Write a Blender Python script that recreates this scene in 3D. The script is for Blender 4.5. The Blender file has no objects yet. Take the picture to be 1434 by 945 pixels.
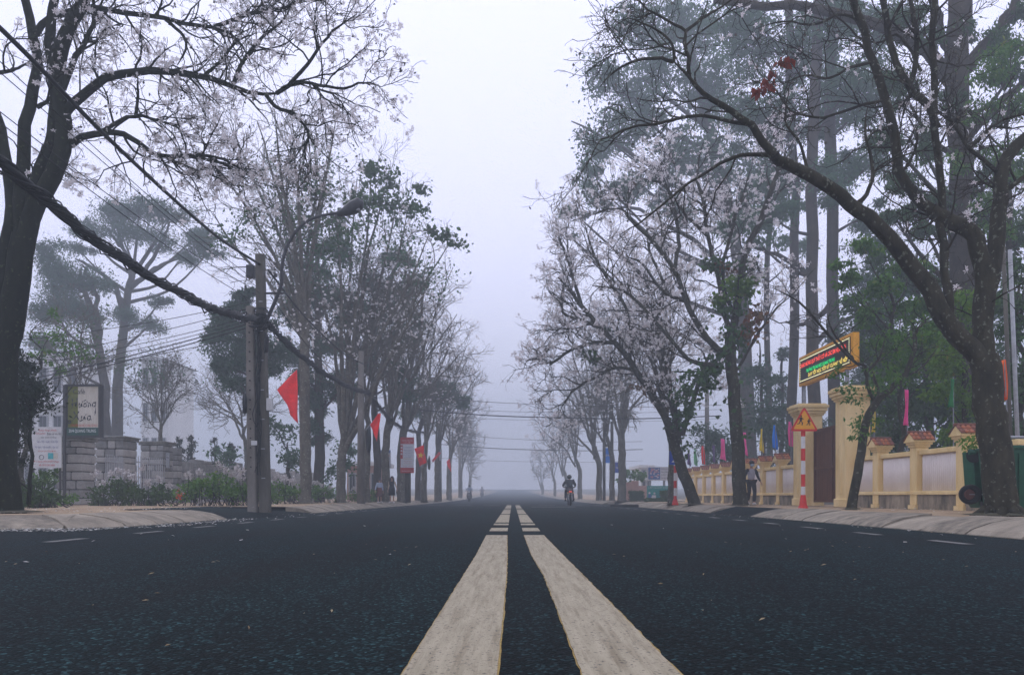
import bpy, bmesh, math, random
import numpy as np
from mathutils import Vector, Matrix
random.seed(7)
rng = np.random.default_rng(11)
S = bpy.context.scene
COL = S.collection
F, CX, HY, EYE = 1100.0, 718.0, 695.0, 0.5   # focal length in photo pixels, vanishing point, eye height (m)

# ------------------------------------------------------------------ camera
cam_d = bpy.data.cameras.new('camera')
cam = bpy.data.objects.new('camera', cam_d); COL.objects.link(cam)
cam.location = (0, 0, EYE); cam.rotation_euler = (math.radians(90), 0, 0)
cam_d.sensor_width = 36.0; cam_d.lens = 36.0*F/1434
cam_d.shift_x = (717-CX)/1434; cam_d.shift_y = (HY-472.5)/1434
cam_d.clip_start = 0.05; cam_d.clip_end = 2000
S.camera = cam

# ------------------------------------------------------------------ world, sun, exposure
SUN_EL, SUN_AZ = math.radians(52), math.radians(-35)
W = bpy.data.worlds.new('World'); S.world = W; W.use_nodes = True
wn = W.node_tree; wn.nodes.clear()
sky = wn.nodes.new('ShaderNodeTexSky'); sky.sky_type = 'NISHITA'; sky.sun_disc = False
sky.sun_elevation = SUN_EL; sky.sun_rotation = SUN_AZ
mixw = wn.nodes.new('ShaderNodeMix'); mixw.data_type = 'RGBA'
mixw.inputs[0].default_value = 0.93
mixw.inputs[7].default_value = (13.45, 13.55, 17.5, 1)      # even overcast over the blue
wn.links.new(sky.outputs[0], mixw.inputs[6])
bg = wn.nodes.new('ShaderNodeBackground'); bg.inputs[1].default_value = 0.1
wo = wn.nodes.new('ShaderNodeOutputWorld')
wn.links.new(mixw.outputs[2], bg.inputs[0]); wn.links.new(bg.outputs[0], wo.inputs[0])
sl = bpy.data.lights.new('sun', 'SUN'); sl.energy = 0.5; sl.angle = math.radians(25); sl.color = (1, .97, .93)
so = bpy.data.objects.new('sun', sl); COL.objects.link(so)
so.rotation_euler = (math.radians(90)-SUN_EL, 0, math.pi-SUN_AZ)
S.view_settings.view_transform = 'Standard'; S.view_settings.look = 'None'
S.view_settings.exposure = 0.0; S.view_settings.gamma = 1.0
S.cycles.volume_bounces = 3; S.cycles.max_bounces = 6; S.cycles.diffuse_bounces = 3
S.cycles.transparent_max_bounces = 8

# ------------------------------------------------------------------ materials
def mat(name, col, rough=.8, var=.25, scale=6., col2=None, bump=0., bscale=40., metal=0., detail=6., spec=.3, streak=None):
    m = bpy.data.materials.new(name); m.use_nodes = True
    nt = m.node_tree; b = nt.nodes['Principled BSDF']
    b.inputs['Roughness'].default_value = rough; b.inputs['Metallic'].default_value = metal
    b.inputs['Specular IOR Level'].default_value = spec
    tc = nt.nodes.new('ShaderNodeTexCoord'); src = tc.outputs['Object']
    if streak:
        mp = nt.nodes.new('ShaderNodeMapping'); mp.inputs['Scale'].default_value = streak
        nt.links.new(src, mp.inputs[0]); src = mp.outputs[0]
    n = nt.nodes.new('ShaderNodeTexNoise'); n.inputs['Scale'].default_value = scale; n.inputs['Detail'].default_value = detail
    n.inputs['Roughness'].default_value = .65
    nt.links.new(src, n.inputs['Vector'])
    r = nt.nodes.new('ShaderNodeValToRGB'); nt.links.new(n.outputs[0], r.inputs[0])
    c = np.array(col); c2 = np.array(col2) if col2 is not None else np.clip(c*(1+var), 0, 1)
    c1 = c*(1-var) if col2 is None else c
    r.color_ramp.elements[0].position = .33; r.color_ramp.elements[1].position = .67
    r.color_ramp.elements[0].color = (*c1, 1); r.color_ramp.elements[1].color = (*c2, 1)
    nt.links.new(r.outputs[0], b.inputs['Base Color'])
    if bump > 0:
        n2 = nt.nodes.new('ShaderNodeTexNoise'); n2.inputs['Scale'].default_value = bscale; n2.inputs['Detail'].default_value = 4
        nt.links.new(src, n2.inputs['Vector'])
        bp = nt.nodes.new('ShaderNodeBump'); bp.inputs['Strength'].default_value = bump; bp.inputs['Distance'].default_value = .02
        nt.links.new(n2.outputs[0], bp.inputs['Height']); nt.links.new(bp.outputs[0], b.inputs['Normal'])
    return m
def leafmat(name, c1, c2, c3=None, trans=.3):
    m = bpy.data.materials.new(name); m.use_nodes = True; nt = m.node_tree; nt.nodes.clear()
    o = nt.nodes.new('ShaderNodeOutputMaterial'); g = nt.nodes.new('ShaderNodeNewGeometry')
    r = nt.nodes.new('ShaderNodeValToRGB'); nt.links.new(g.outputs['Random Per Island'], r.inputs[0])
    r.color_ramp.elements[0].color = (*c1, 1); r.color_ramp.elements[1].color = (*c2, 1)
    if c3: e = r.color_ramp.elements.new(.93); e.color = (*c2, 1); r.color_ramp.elements[2].color = (*c3, 1)
    d = nt.nodes.new('ShaderNodeBsdfPrincipled'); d.inputs['Roughness'].default_value = .6; d.inputs['Specular IOR Level'].default_value = .25
    t = nt.nodes.new('ShaderNodeBsdfTranslucent'); mx = nt.nodes.new('ShaderNodeMixShader'); mx.inputs[0].default_value = trans
    nt.links.new(r.outputs[0], d.inputs['Base Color']); nt.links.new(r.outputs[0], t.inputs[0])
    nt.links.new(d.outputs[0], mx.inputs[1]); nt.links.new(t.outputs[0], mx.inputs[2]); nt.links.new(mx.outputs[0], o.inputs[0])
    return m
def emis(name, col, st):
    m = bpy.data.materials.new(name); m.use_nodes = True; b = m.node_tree.nodes['Principled BSDF']
    b.inputs['Base Color'].default_value = (*[c*.3 for c in col], 1)
    b.inputs['Emission Color'].default_value = (*col, 1); b.inputs['Emission Strength'].default_value = st
    return m
M = {}
def barkmat(name, dark, light, moss=None, pos=.6):
    m = mat(name, dark, .95, scale=5, col2=light, bump=.9, bscale=22, detail=9, spec=.15, streak=(1, 1, .45))
    nt = m.node_tree; b = nt.nodes['Principled BSDF']; ramp = [n for n in nt.nodes if n.type == 'VALTORGB'][0]
    tc = [n for n in nt.nodes if n.type == 'TEX_COORD'][0]
    v = nt.nodes.new('ShaderNodeTexNoise'); v.inputs['Scale'].default_value = 14; v.inputs['Detail'].default_value = 5
    nt.links.new(tc.outputs['Object'], v.inputs['Vector'])
    rr = nt.nodes.new('ShaderNodeValToRGB'); rr.color_ramp.elements[0].position = pos; rr.color_ramp.elements[1].position = pos+.06
    nt.links.new(v.outputs[0], rr.inputs[0])
    mx = nt.nodes.new('ShaderNodeMix'); mx.data_type = 'RGBA'; mx.inputs[7].default_value = (*(moss or [min(1, c*1.9) for c in light]), 1)
    nt.links.new(rr.outputs[0], mx.inputs[0]); nt.links.new(ramp.outputs[0], mx.inputs[6]); nt.links.new(mx.outputs[2], b.inputs['Base Color'])
    return m
M['bark'] = barkmat('grey bark with lichen', (.016, .015, .009), (.055, .050, .030), (.14, .15, .11))
M['bark_pale'] = barkmat('pale ash bark', (.055, .050, .036), (.15, .135, .10), (.24, .24, .19))
M['bark_dark'] = barkmat('dark mossy bark', (.005, .007, .0035), (.018, .021, .010), (.045, .06, .025), .62)
M['bark_tall'] = barkmat('reddish smooth bark', (.026, .021, .014), (.062, .048, .032), (.11, .10, .07), .64)
M['twig'] = mat('twig', (.020, .017, .013), .9, .3, 3)
M['twig_pale'] = mat('pale twig', (.15, .138, .115), .9, .3, 3)
M['blossom'] = leafmat('white blossom', (.82, .75, .74), (.96, .93, .92), trans=.5)
M['bud'] = leafmat('withered blossom and small brown leaves', (.08, .07, .05), (.16, .14, .11), trans=.25)
M['leaf_euc'] = leafmat('blue green gum leaves', (.024, .082, .028), (.055, .15, .048), trans=.25)
M['leaf_pine'] = leafmat('pine needles', (.014, .056, .022), (.035, .105, .038), trans=.15)
M['leaf_dark'] = leafmat('dark leaves', (.018, .060, .010), (.050, .13, .020), trans=.25)
M['leaf_green'] = leafmat('fresh green leaves', (.035, .110, .008), (.085, .21, .016), (.16, .20, .02), trans=.35)
M['leaf_lime'] = leafmat('yellow green leaves', (.060, .15, .008), (.13, .26, .016), (.20, .19, .02), trans=.4)
M['leaf_red'] = leafmat('rust red leaves', (.16, .022, .010), (.28, .045, .018), trans=.35)
M['leaf_rust'] = leafmat('rusty brown leaves', (.20, .06, .02), (.12, .10, .03), trans=.3)
M['leaf_cypress'] = leafmat('cypress scales', (.004, .014, .003), (.012, .032, .007), trans=.1)

# ------------------------------------------------------------------ object helpers
def link(name, me, m=None, parent=None, world=True, **kw):
    """one mesh object; vertices given in world space are moved into the parent's frame"""
    o = bpy.data.objects.new(name, me); COL.objects.link(o)
    if m is not None and len(me.materials) == 0: me.materials.append(m)
    if parent is not None:
        o.parent = parent
        top = parent
        while top.parent: top = top.parent
        if world: me.transform((Matrix.Translation(top.location) @ Matrix.Rotation(top.rotation_euler.z, 4, 'Z')).inverted())
    for k, v in kw.items(): o[k] = v
    return o
def thing(name, label, cat, loc=(0, 0, 0), rz=0, group=None, kind=None):
    o = bpy.data.objects.new(name, None); COL.objects.link(o); o.empty_display_size = .2
    o.location = loc; o.rotation_euler = (0, 0, rz)
    if label: o['label'] = label
    if cat: o['category'] = cat
    if group: o['group'] = group
    if kind: o['kind'] = kind
    return o
def tag(o, label, cat, group=None):
    o['label'] = label; o['category'] = cat
    if group: o['group'] = group
    return o
def dup(o, loc=None, rz=None, label=None, parent=None):
    c = o.copy(); COL.objects.link(c)
    if parent is not None: c.parent = parent
    else:
        c.location = loc
        if rz is not None: c.rotation_euler = (0, 0, rz)
        if label: c['label'] = label
    for ch in KIDS.get(o.name, []) or [x for x in o.children]:
        dup(ch, parent=c)
    return c
KIDS = {}
def npmesh(name, V, Q, smooth=False):
    me = bpy.data.meshes.new(name); V = np.asarray(V, dtype=np.float32); Q = np.asarray(Q, dtype=np.int32)
    k = Q.shape[1]
    me.vertices.add(len(V)); me.vertices.foreach_set('co', V.ravel())
    me.loops.add(Q.size); me.loops.foreach_set('vertex_index', Q.ravel())
    me.polygons.add(len(Q)); me.polygons.foreach_set('loop_start', np.arange(0, Q.size, k, dtype=np.int32))
    if smooth: me.polygons.foreach_set('use_smooth', np.ones(len(Q), dtype=bool))
    me.update(calc_edges=True); return me
def P(px, py, D): return np.array([(px-CX)/F*D, D, EYE+(HY-py)/F*D])
def gz(D): return 0.0 if D < 60 else 6.7e-4*(D-60)**1.5
PZ = .2                                                  # pavement height

class MB:
    """collects primitives for ONE mesh"""
    def __init__(s): s.v = []; s.f = []
    def add(s, vs, fs):
        n = len(s.v); s.v += [tuple(map(float, v)) for v in vs]; s.f += [tuple(i+n for i in f) for f in fs]; return s
    def box(s, c, d, rz=0, taper=1.0, bev=0.):
        x, y, z = d[0]/2, d[1]/2, d[2]/2
        vs = []
        if bev:
            b = min(bev, x*.45, y*.45, z*.45)
            for zz, q in ((-z, b), (-z+b, 0), (z-b, 0), (z, b)):
                t = taper if zz > 0 else 1
                xx, yy = x*t-q, y*t-q
                for sx, sy in ((-1, -1), (1, -1), (1, 1), (-1, 1)):
                    vs += [(sx*xx+(0 if sx*sy > 0 else -sx*b), sy*yy+(-sy*b if sx*sy > 0 else 0), zz),
                           (sx*xx+(-sx*b if sx*sy > 0 else 0), sy*yy+(0 if sx*sy > 0 else -sy*b), zz)]
            fs = [tuple(reversed(range(8))), tuple(range(24, 32))]
            for k in range(3): fs += [(k*8+i, k*8+(i+1) % 8, k*8+8+(i+1) % 8, k*8+8+i) for i in range(8)]
        else:
            for zz in (-z, z):
                t = taper if zz > 0 else 1
                vs += [(-x*t, -y*t, zz), (x*t, -y*t, zz), (x*t, y*t, zz), (-x*t, y*t, zz)]
            fs = [(3, 2, 1, 0), (4, 5, 6, 7), (0, 1, 5, 4), (1, 2, 6, 5), (2, 3, 7, 6), (3, 0, 4, 7)]
        ca, sa = math.cos(rz), math.sin(rz)
        return s.add([(c[0]+v[0]*ca-v[1]*sa, c[1]+v[0]*sa+v[1]*ca, c[2]+v[2]) for v in vs], fs)
    def tube(s, pts, rad, n=8, caps=True):
        pts = [Vector(p) for p in pts]
        if not hasattr(rad, '__len__'): rad = [rad]*len(pts)
        vs = []; fs = []; prev = None
        for i, p in enumerate(pts):
            t = (pts[min(i+1, len(pts)-1)]-pts[max(i-1, 0)]).normalized()
            a = prev if prev is not None else (Vector((0, 0, 1)) if abs(t.z) < .9 else Vector((1, 0, 0)))
            u = (a-t*a.dot(t)).normalized() if prev is not None else t.cross(a).normalized()
            prev = u; w = t.cross(u)
            for k in range(n):
                g = 2*math.pi*k/n; vs.append(p+(u*math.cos(g)+w*math.sin(g))*rad[i])
        for i in range(len(pts)-1):
            for k in range(n): fs.append((i*n+k, i*n+(k+1) % n, (i+1)*n+(k+1) % n, (i+1)*n+k))
        if caps: fs += [tuple(reversed(range(n))), tuple(range((len(pts)-1)*n, len(pts)*n))]
        return s.add(vs, fs)
    def ball(s, c, r, n=10, m=6):
        if not hasattr(r, '__len__'): r = (r, r, r)
        vs = [(c[0], c[1], c[2]-r[2])]; fs = []
        for i in range(1, m):
            a = math.pi*i/m-math.pi/2
            for k in range(n):
                g = 2*math.pi*k/n; vs.append((c[0]+r[0]*math.cos(a)*math.cos(g), c[1]+r[1]*math.cos(a)*math.sin(g), c[2]+r[2]*math.sin(a)))
        vs.append((c[0], c[1], c[2]+r[2])); L = len(vs)-1
        for k in range(n):
            fs.append((0, 1+(k+1) % n, 1+k)); fs.append((L, L-n+k, L-n+(k+1) % n))
            for i in range(m-2): fs.append((1+i*n+k, 1+i*n+(k+1) % n, 1+(i+1)*n+(k+1) % n, 1+(i+1)*n+k))
        return s.add(vs, fs)
    def torus(s, c, axis, R, r, n=24, m=8):
        ax = Vector(axis).normalized(); u = ax.orthogonal().normalized(); w = ax.cross(u); vs = []; fs = []
        for i in range(n):
            a = 2*math.pi*i/n; d = u*math.cos(a)+w*math.sin(a)
            for k in range(m):
                b = 2*math.pi*k/m; vs.append(Vector(c)+d*(R+r*math.cos(b))+ax*r*math.sin(b))
        for i in range(n):
            for k in range(m): fs.append((i*m+k, ((i+1) % n)*m+k, ((i+1) % n)*m+(k+1) % m, i*m+(k+1) % m))
        return s.add(vs, fs)
    def prism(s, poly, vec):
        """planar polygon (3D points) extruded by vec"""
        n = len(poly); a = [Vector(p) for p in poly]; b = [p+Vector(vec) for p in a]
        fs = [tuple(range(n)), tuple(reversed(range(n, 2*n)))]+[((i+1) % n, i, n+i, n+(i+1) % n) for i in range(n)]
        return s.add(a+b, fs)
    def mesh(s, name, smooth=False):
        me = bpy.data.meshes.new(name); me.from_pydata(s.v, [], s.f); me.update()
        bm = bmesh.new(); bm.from_mesh(me); bmesh.ops.recalc_face_normals(bm, faces=bm.faces); bm.to_mesh(me); bm.free()
        if smooth: me.polygons.foreach_set('use_smooth', np.ones(len(me.polygons), dtype=bool))
        return me
    def obj(s, name, m, parent=None, smooth=False, world=True, **kw):
        return link(name, s.mesh(name, smooth), m, parent, world, **kw)

def text(s, org, U, V, w, h, name, m, parent, world=True, off=.004, bold=0.):
    """flat print: string s centred at org, fitted to w x h (m), along unit vectors U (right) and V (up)"""
    cu = bpy.data.curves.new(name, 'FONT'); cu.body = s; cu.align_x = 'CENTER'; cu.align_y = 'CENTER'; cu.extrude = 0; cu.resolution_u = 2; cu.offset = bold
    to = bpy.data.objects.new(name, cu); COL.objects.link(to)
    dg = bpy.context.evaluated_depsgraph_get(); me = bpy.data.meshes.new_from_object(to.evaluated_get(dg))
    bpy.data.objects.remove(to); bpy.data.curves.remove(cu)
    n = len(me.vertices); a = np.zeros(n*3, dtype=np.float32); me.vertices.foreach_get('co', a); a = a.reshape(-1, 3)
    lo, hi = a.min(0), a.max(0); c = (lo+hi)/2; sc = np.array([w/max(1e-6, hi[0]-lo[0]), h/max(1e-6, hi[1]-lo[1])])
    U = np.array(U, float); V = np.array(V, float); Nn = np.cross(U, V)
    b = np.array(org, float)+((a[:, 0]-c[0])*sc[0])[:, None]*U+((a[:, 1]-c[1])*sc[1])[:, None]*V+Nn*off
    me.vertices.foreach_set('co', b.astype(np.float32).ravel()); me.materials.clear(); me.update()
    return link(name, me, m, parent, world)

# ------------------------------------------------------------------ tree engine (numpy)
def norm(a): return a/np.maximum(np.linalg.norm(a, axis=-1, keepdims=True), 1e-9)
def tubes(Pn, R, sides):
    n, K, _ = Pn.shape
    T = norm(np.gradient(Pn, axis=1)); avg = norm(Pn[:, -1]-Pn[:, 0])
    ref = np.eye(3)[np.argmin(np.abs(avg), axis=1)][:, None, :]
    N1 = norm(np.cross(T, np.broadcast_to(ref, T.shape))); N2 = np.cross(T, N1)
    a = np.arange(sides)*2*math.pi/sides
    V = Pn[:, :, None, :]+R[:, :, None, None]*(np.cos(a)[None, None, :, None]*N1[:, :, None, :]+np.sin(a)[None, None, :, None]*N2[:, :, None, :])
    i = np.arange(n)[:, None, None]*K*sides; j = np.arange(K-1)[None, :, None]*sides; k = np.arange(sides)[None, None, :]; k2 = (k+1) % sides
    Q = np.stack([i+j+k, i+j+k2, i+j+sides+k2, i+j+sides+k], -1).reshape(-1, 4)
    return V.reshape(-1, 3), Q
def merge(parts):
    V = []; Q = []; n = 0
    for v, q in parts: V.append(v); Q.append(q+n); n += len(v)
    return np.concatenate(V), np.concatenate(Q)
def spline(pts, K):
    p = np.array(pts, float); p = np.vstack([2*p[0]-p[1], p, 2*p[-1]-p[-2]]); n = len(p)-3
    out = []
    for t in np.linspace(0, n-1e-6, K):
        i = int(t); u = t-i; a, b, c, d = p[i:i+4]
        out.append(.5*((2*b)+(-a+c)*u+(2*a-5*b+4*c-d)*u*u+(-a+3*b-3*c+d)*u**3))
    return np.array(out)
KL = 14
def limbs(D, specs, jit=.02):
    """traced limbs: each (w0 px, w1 px, [(px, py, depth offset m), ...]) -> arrays"""
    A = []; R = []
    for w0, w1, pts in specs:
        p3 = [P(q[0], q[1], D+(q[2] if len(q) > 2 else 0)) for q in pts]
        s = spline(p3, KL)
        L = np.linalg.norm(np.diff(s, axis=0), axis=1).sum()
        s[1:-1] += rng.normal(0, jit*min(1, L*.2), (KL-2, 3))
        r = np.linspace(w0, w1, KL)/2*D/F
        if w1 < 7: r[-3:] *= [.9, .75, .5]
        A.append(s); R.append(r)
    return np.array(A), np.array(R)
def grow(Pp, Rp, n, L, r0, r1, ang=(25, 65), t0=.15, up=.15, wander=.25, K=6, ratio=.6, droop=0., flat=0., tend=1.):
    m, K0, _ = Pp.shape
    seg = np.linalg.norm(np.diff(Pp, axis=1), axis=2).sum(1); w = seg/seg.sum()
    idx = rng.choice(m, n, p=w); t = t0+(tend-t0)*rng.random(n)**.85; f = t*(K0-1); i = np.minimum(f.astype(int), K0-2); u = (f-i)[:, None]
    st = Pp[idx, i]*(1-u)+Pp[idx, i+1]*u; T = norm(Pp[idx, i+1]-Pp[idx, i]); rp = Rp[idx, i]*(1-u[:, 0])+Rp[idx, i+1]*u[:, 0]
    rv = rng.normal(size=(n, 3)); rv[:, 2] = rv[:, 2]*(1-flat)+up*1.2; pr = norm(rv-T*(rv*T).sum(1, keepdims=True))
    a = np.radians(rng.uniform(ang[0], ang[1], n))[:, None]
    d = norm(T*np.cos(a)+pr*np.sin(a)); ln = L*rng.uniform(.55, 1.35, n)*(1.15-.45*t)
    rs = np.minimum(rp*ratio, r0*rng.uniform(.7, 1.2, n))
    out = [st]; p = st
    for k in range(K):
        d = norm(d+rng.normal(0, wander, (n, 3))+np.array([0, 0, up*.35-droop*(k/K)]))
        p = p+d*(ln/K)[:, None]; out.append(p)
    A = np.stack(out, 1); R = rs[:, None]*(1-np.linspace(0, 1, K+1))[None]+np.minimum(r1, rs)[:, None]*np.linspace(0, 1, K+1)[None]
    return A, R
def along(A, n, t0=.3):
    m, K, _ = A.shape; idx = rng.integers(0, m, n); f = (t0+(1-t0)*rng.random(n))*(K-1); i = np.minimum(f.astype(int), K-2); u = (f-i)[:, None]
    return A[idx, i]*(1-u)+A[idx, i+1]*u
def frames(n, droop=0.):
    a = rng.normal(size=(n, 3)); a[:, 2] -= droop; a = norm(a)
    b = norm(np.cross(a, rng.normal(size=(n, 3)))); return a, b, np.cross(a, b)
def leaves(C, size, asp=.5, droop=0.):
    """one pointed, slightly folded leaf (2 quads) per centre"""
    n = len(C); a, b, c = frames(n, droop); s = (size*rng.uniform(.6, 1.35, n))[:, None]
    w = s*asp*.5
    V = np.stack([C, C+a*s*.45+b*w+c*w*.35, C+a*s, C+a*s*.45-b*w+c*w*.35], 1).reshape(-1, 3)
    i = np.arange(n)[:, None]*4
    return V, i+np.array([[0, 1, 2, 3]])
def flowers(C, size, petals=5):
    C = C[rng.integers(0, max(1, len(C)//3), len(C))]+rng.normal(0, size*.55, C.shape)
    n = len(C); a, b, c = frames(n); s = (size*rng.uniform(.6, 1.2, n))[:, None]; vs = [C]; q = []
    for k in range(petals):
        g = 2*math.pi*k/petals; g1 = g-.55*5/petals; g2 = g+.55*5/petals; o = .28
        def pt(gg, rr, h): return C+(a*math.cos(gg)+b*math.sin(gg))*s*rr+c*s*h
        vs += [pt(g1+.1, .36, .12), pt(g, .62, .22*(1 if k % 2 else .2)), pt(g2-.1, .36, .12)]
        q.append([0, 1+3*k, 2+3*k, 3+3*k])
    m = len(vs); V = np.stack(vs, 1).reshape(-1, 3)
    return V, (np.arange(n)[:, None, None]*m+np.array(q)[None]).reshape(-1, 4)
def blob(D, px, py, rx, ry, n, clumps=14, rd=None, cs=.32, flat=.75):
    """points in sub-clumps through an ellipsoid given in photo pixels at depth D"""
    s = D/F; c = P(px, py, D); rd = rd if rd is not None else (rx+ry)/2*s
    cc = norm(rng.normal(size=(clumps, 3)))*(rng.random((clumps, 1))**.45)
    rad = np.array([rx*s, rd, ry*s]); ctr = c+cc*rad
    k = rng.integers(0, clumps, n)
    sz = rng.uniform(.5, 1.4, clumps)[k][:, None]
    return ctr[k]+rng.normal(size=(n, 3))*rad.mean()*cs*sz*np.array([1.15, 1.15, flat]), ctr
def tree(name, label, cat, base, group=None):
    return thing(name, label, cat, tuple(float(x) for x in base), 0, group)
def tpart(t, name, parts, m, smooth=True, stuff=False):
    if not parts: return None
    V, Q = merge(parts); o = link(name, npmesh(name, V, Q, smooth), m, t)
    if stuff: o['kind'] = 'stuff'
    return o
# ================================================================== SETTING: ground, road, kerbs, pavements
def asphalt():
    m = bpy.data.materials.new('asphalt'); m.use_nodes = True; nt = m.node_tree; b = nt.nodes['Principled BSDF']
    tc = nt.nodes.new('ShaderNodeTexCoord')
    def N(scale, det, rough=.6, vec=None):
        n = nt.nodes.new('ShaderNodeTexNoise'); n.inputs['Scale'].default_value = scale; n.inputs['Detail'].default_value = det
        n.inputs['Roughness'].default_value = rough; nt.links.new(vec or tc.outputs['Object'], n.inputs['Vector']); return n.outputs[0]
    vor = nt.nodes.new('ShaderNodeTexVoronoi'); vor.inputs['Scale'].default_value = 85; nt.links.new(tc.outputs['Object'], vor.inputs['Vector'])
    r = nt.nodes.new('ShaderNodeValToRGB'); nt.links.new(vor.outputs['Color'], r.inputs[0])
    r.color_ramp.elements[0].color = (.0006, .002, .0022, 1); r.color_ramp.elements[1].color = (.040, .098, .104, 1)
    e = r.color_ramp.elements.new(.72); e.color = (.0028, .0085, .0092, 1)
    mp = nt.nodes.new('ShaderNodeMapping'); mp.inputs['Scale'].default_value = (1.6, .12, 1); nt.links.new(tc.outputs['Object'], mp.inputs[0])
    big = N(1.0, 4, .6, mp.outputs[0]); r2 = nt.nodes.new('ShaderNodeValToRGB'); nt.links.new(big, r2.inputs[0])
    r2.color_ramp.elements[0].position = .35; r2.color_ramp.elements[1].position = .7
    r2.color_ramp.elements[0].color = (.5, .5, .52, 1); r2.color_ramp.elements[1].color = (1.5, 1.5, 1.5, 1)
    mx = nt.nodes.new('ShaderNodeMix'); mx.data_type = 'RGBA'; mx.blend_type = 'MULTIPLY'; mx.inputs[0].default_value = 1
    nt.links.new(r.outputs[0], mx.inputs[6]); nt.links.new(r2.outputs[0], mx.inputs[7]); nt.links.new(mx.outputs[2], b.inputs['Base Color'])
    rr = nt.nodes.new('ShaderNodeMapRange'); rr.inputs[3].default_value = .72; rr.inputs[4].default_value = .95
    nt.links.new(big, rr.inputs[0]); nt.links.new(rr.outputs[0], b.inputs['Roughness']); b.inputs['Specular IOR Level'].default_value = .1
    bp = nt.nodes.new('ShaderNodeBump'); bp.inputs['Strength'].default_value = .9; bp.inputs['Distance'].default_value = .006
    nt.links.new(vor.outputs['Distance'], bp.inputs['Height']); bp.invert = True
    bp2 = nt.nodes.new('ShaderNodeBump'); bp2.inputs['Strength'].default_value = .5; bp2.inputs['Distance'].default_value = .02
    nt.links.new(N(7, 5), bp2.inputs['Height']); nt.links.new(bp.outputs[0], bp2.inputs['Normal']); nt.links.new(bp2.outputs[0], b.inputs['Normal'])
    return m
def paint():
    m = mat('worn white road paint', (.33, .285, .19), .75, scale=5, col2=(.46, .40, .28), bump=.6, bscale=90, streak=(5, .5, 1), detail=8)
    nt = m.node_tree; b = nt.nodes['Principled BSDF']; base = [n for n in nt.nodes if n.type == 'VALTORGB'][0]
    tc = [n for n in nt.nodes if n.type == 'TEX_COORD'][0]
    mp = nt.nodes.new('ShaderNodeMapping'); mp.inputs['Scale'].default_value = (22, 1.1, 1); nt.links.new(tc.outputs['Object'], mp.inputs[0])
    n = nt.nodes.new('ShaderNodeTexNoise'); n.inputs['Scale'].default_value = 1.2; n.inputs['Detail'].default_value = 9; n.inputs['Roughness'].default_value = .72
    nt.links.new(mp.outputs[0], n.inputs['Vector'])
    r = nt.nodes.new('ShaderNodeValToRGB'); r.color_ramp.elements[0].position = .50; r.color_ramp.elements[1].position = .68
    r.color_ramp.elements[0].color = (0, 0, 0, 1); r.color_ramp.elements[1].color = (.6, .6, .6, 1); nt.links.new(n.outputs[0], r.inputs[0])
    mx = nt.nodes.new('ShaderNodeMix'); mx.data_type = 'RGBA'; mx.inputs[7].default_value = (.13, .095, .045, 1)
    nt.links.new(r.outputs[0], mx.inputs[0]); nt.links.new(base.outputs[0], mx.inputs[6])
    n3 = nt.nodes.new('ShaderNodeTexNoise'); n3.inputs['Scale'].default_value = 75; n3.inputs['Detail'].default_value = 3; nt.links.new(tc.outputs['Object'], n3.inputs['Vector'])
    r3 = nt.nodes.new('ShaderNodeValToRGB'); r3.color_ramp.elements[0].position = .60; r3.color_ramp.elements[1].position = .66; r3.color_ramp.elements[1].color = (.75, .75, .75, 1); nt.links.new(n3.outputs[0], r3.inputs[0])
    m3 = nt.nodes.new('ShaderNodeMix'); m3.data_type = 'RGBA'; m3.inputs[7].default_value = (.05, .05, .045, 1)
    nt.links.new(r3.outputs[0], m3.inputs[0]); nt.links.new(mx.outputs[2], m3.inputs[6]); nt.links.new(m3.outputs[2], b.inputs['Base Color'])
    return m
M['asphalt'] = asphalt(); M['paint'] = paint()
M['paint_dim'] = mat('nearly worn away edge paint', (.10, .10, .095), .8, scale=14, col2=(.24, .23, .21), detail=9)
M['paint_edge'] = mat('yellow resin edge of the road paint', (.30, .20, .04), .6, .4, 60)
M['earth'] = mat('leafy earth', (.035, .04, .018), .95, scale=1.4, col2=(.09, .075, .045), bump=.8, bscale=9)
M['pave'] = mat('sandy pavement', (.26, .175, .10), .9, scale=1.1, col2=(.44, .33, .21), bump=.5, bscale=26, detail=9)
M['kerb'] = mat('patched kerb concrete', (.12, .105, .08), .85, scale=3.5, col2=(.34, .29, .215), bump=.6, bscale=24, detail=9, streak=(1, 1.5, 1))
M['kerb_pale'] = mat('pale new kerb mortar', (.18, .155, .115), .85, scale=1.8, col2=(.38, .325, .245), bump=.6, bscale=24, detail=8, streak=(1, 1.4, 1))

def sheet(name, xs, ys, zf, m):
    V = []; nx = len(xs)
    for y in ys:
        for x in xs: V.append((x, y, zf(x, y)))
    Q = [(j*nx+i, j*nx+i+1, (j+1)*nx+i+1, (j+1)*nx+i) for j in range(len(ys)-1) for i in range(nx-1)]
    o = link(name, npmesh(name, V, Q, True), m); o['kind'] = 'structure'; return o
ysf = [-45, -10, 0, 11, 20, 40, 60, 75, 90, 110, 135, 160, 200, 250, 310, 390]
def terr(x, y):
    return gz(y)-.03
sheet('ground', [-300, -120, -60, -18, -8.8, 0, 10.3, 30, 60, 120, 300], ysf, lambda x, y: terr(x, y)+(0.2 if abs(x) > 12 else -.02), M['earth'])
sheet('road', [-60, -12, -6, 0, 6, 12], ysf, lambda x, y: gz(y), M['asphalt'])
sheet('side_street', [11.9, 60], [46.4, 51.4], lambda x, y: .235, M['asphalt'])

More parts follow.
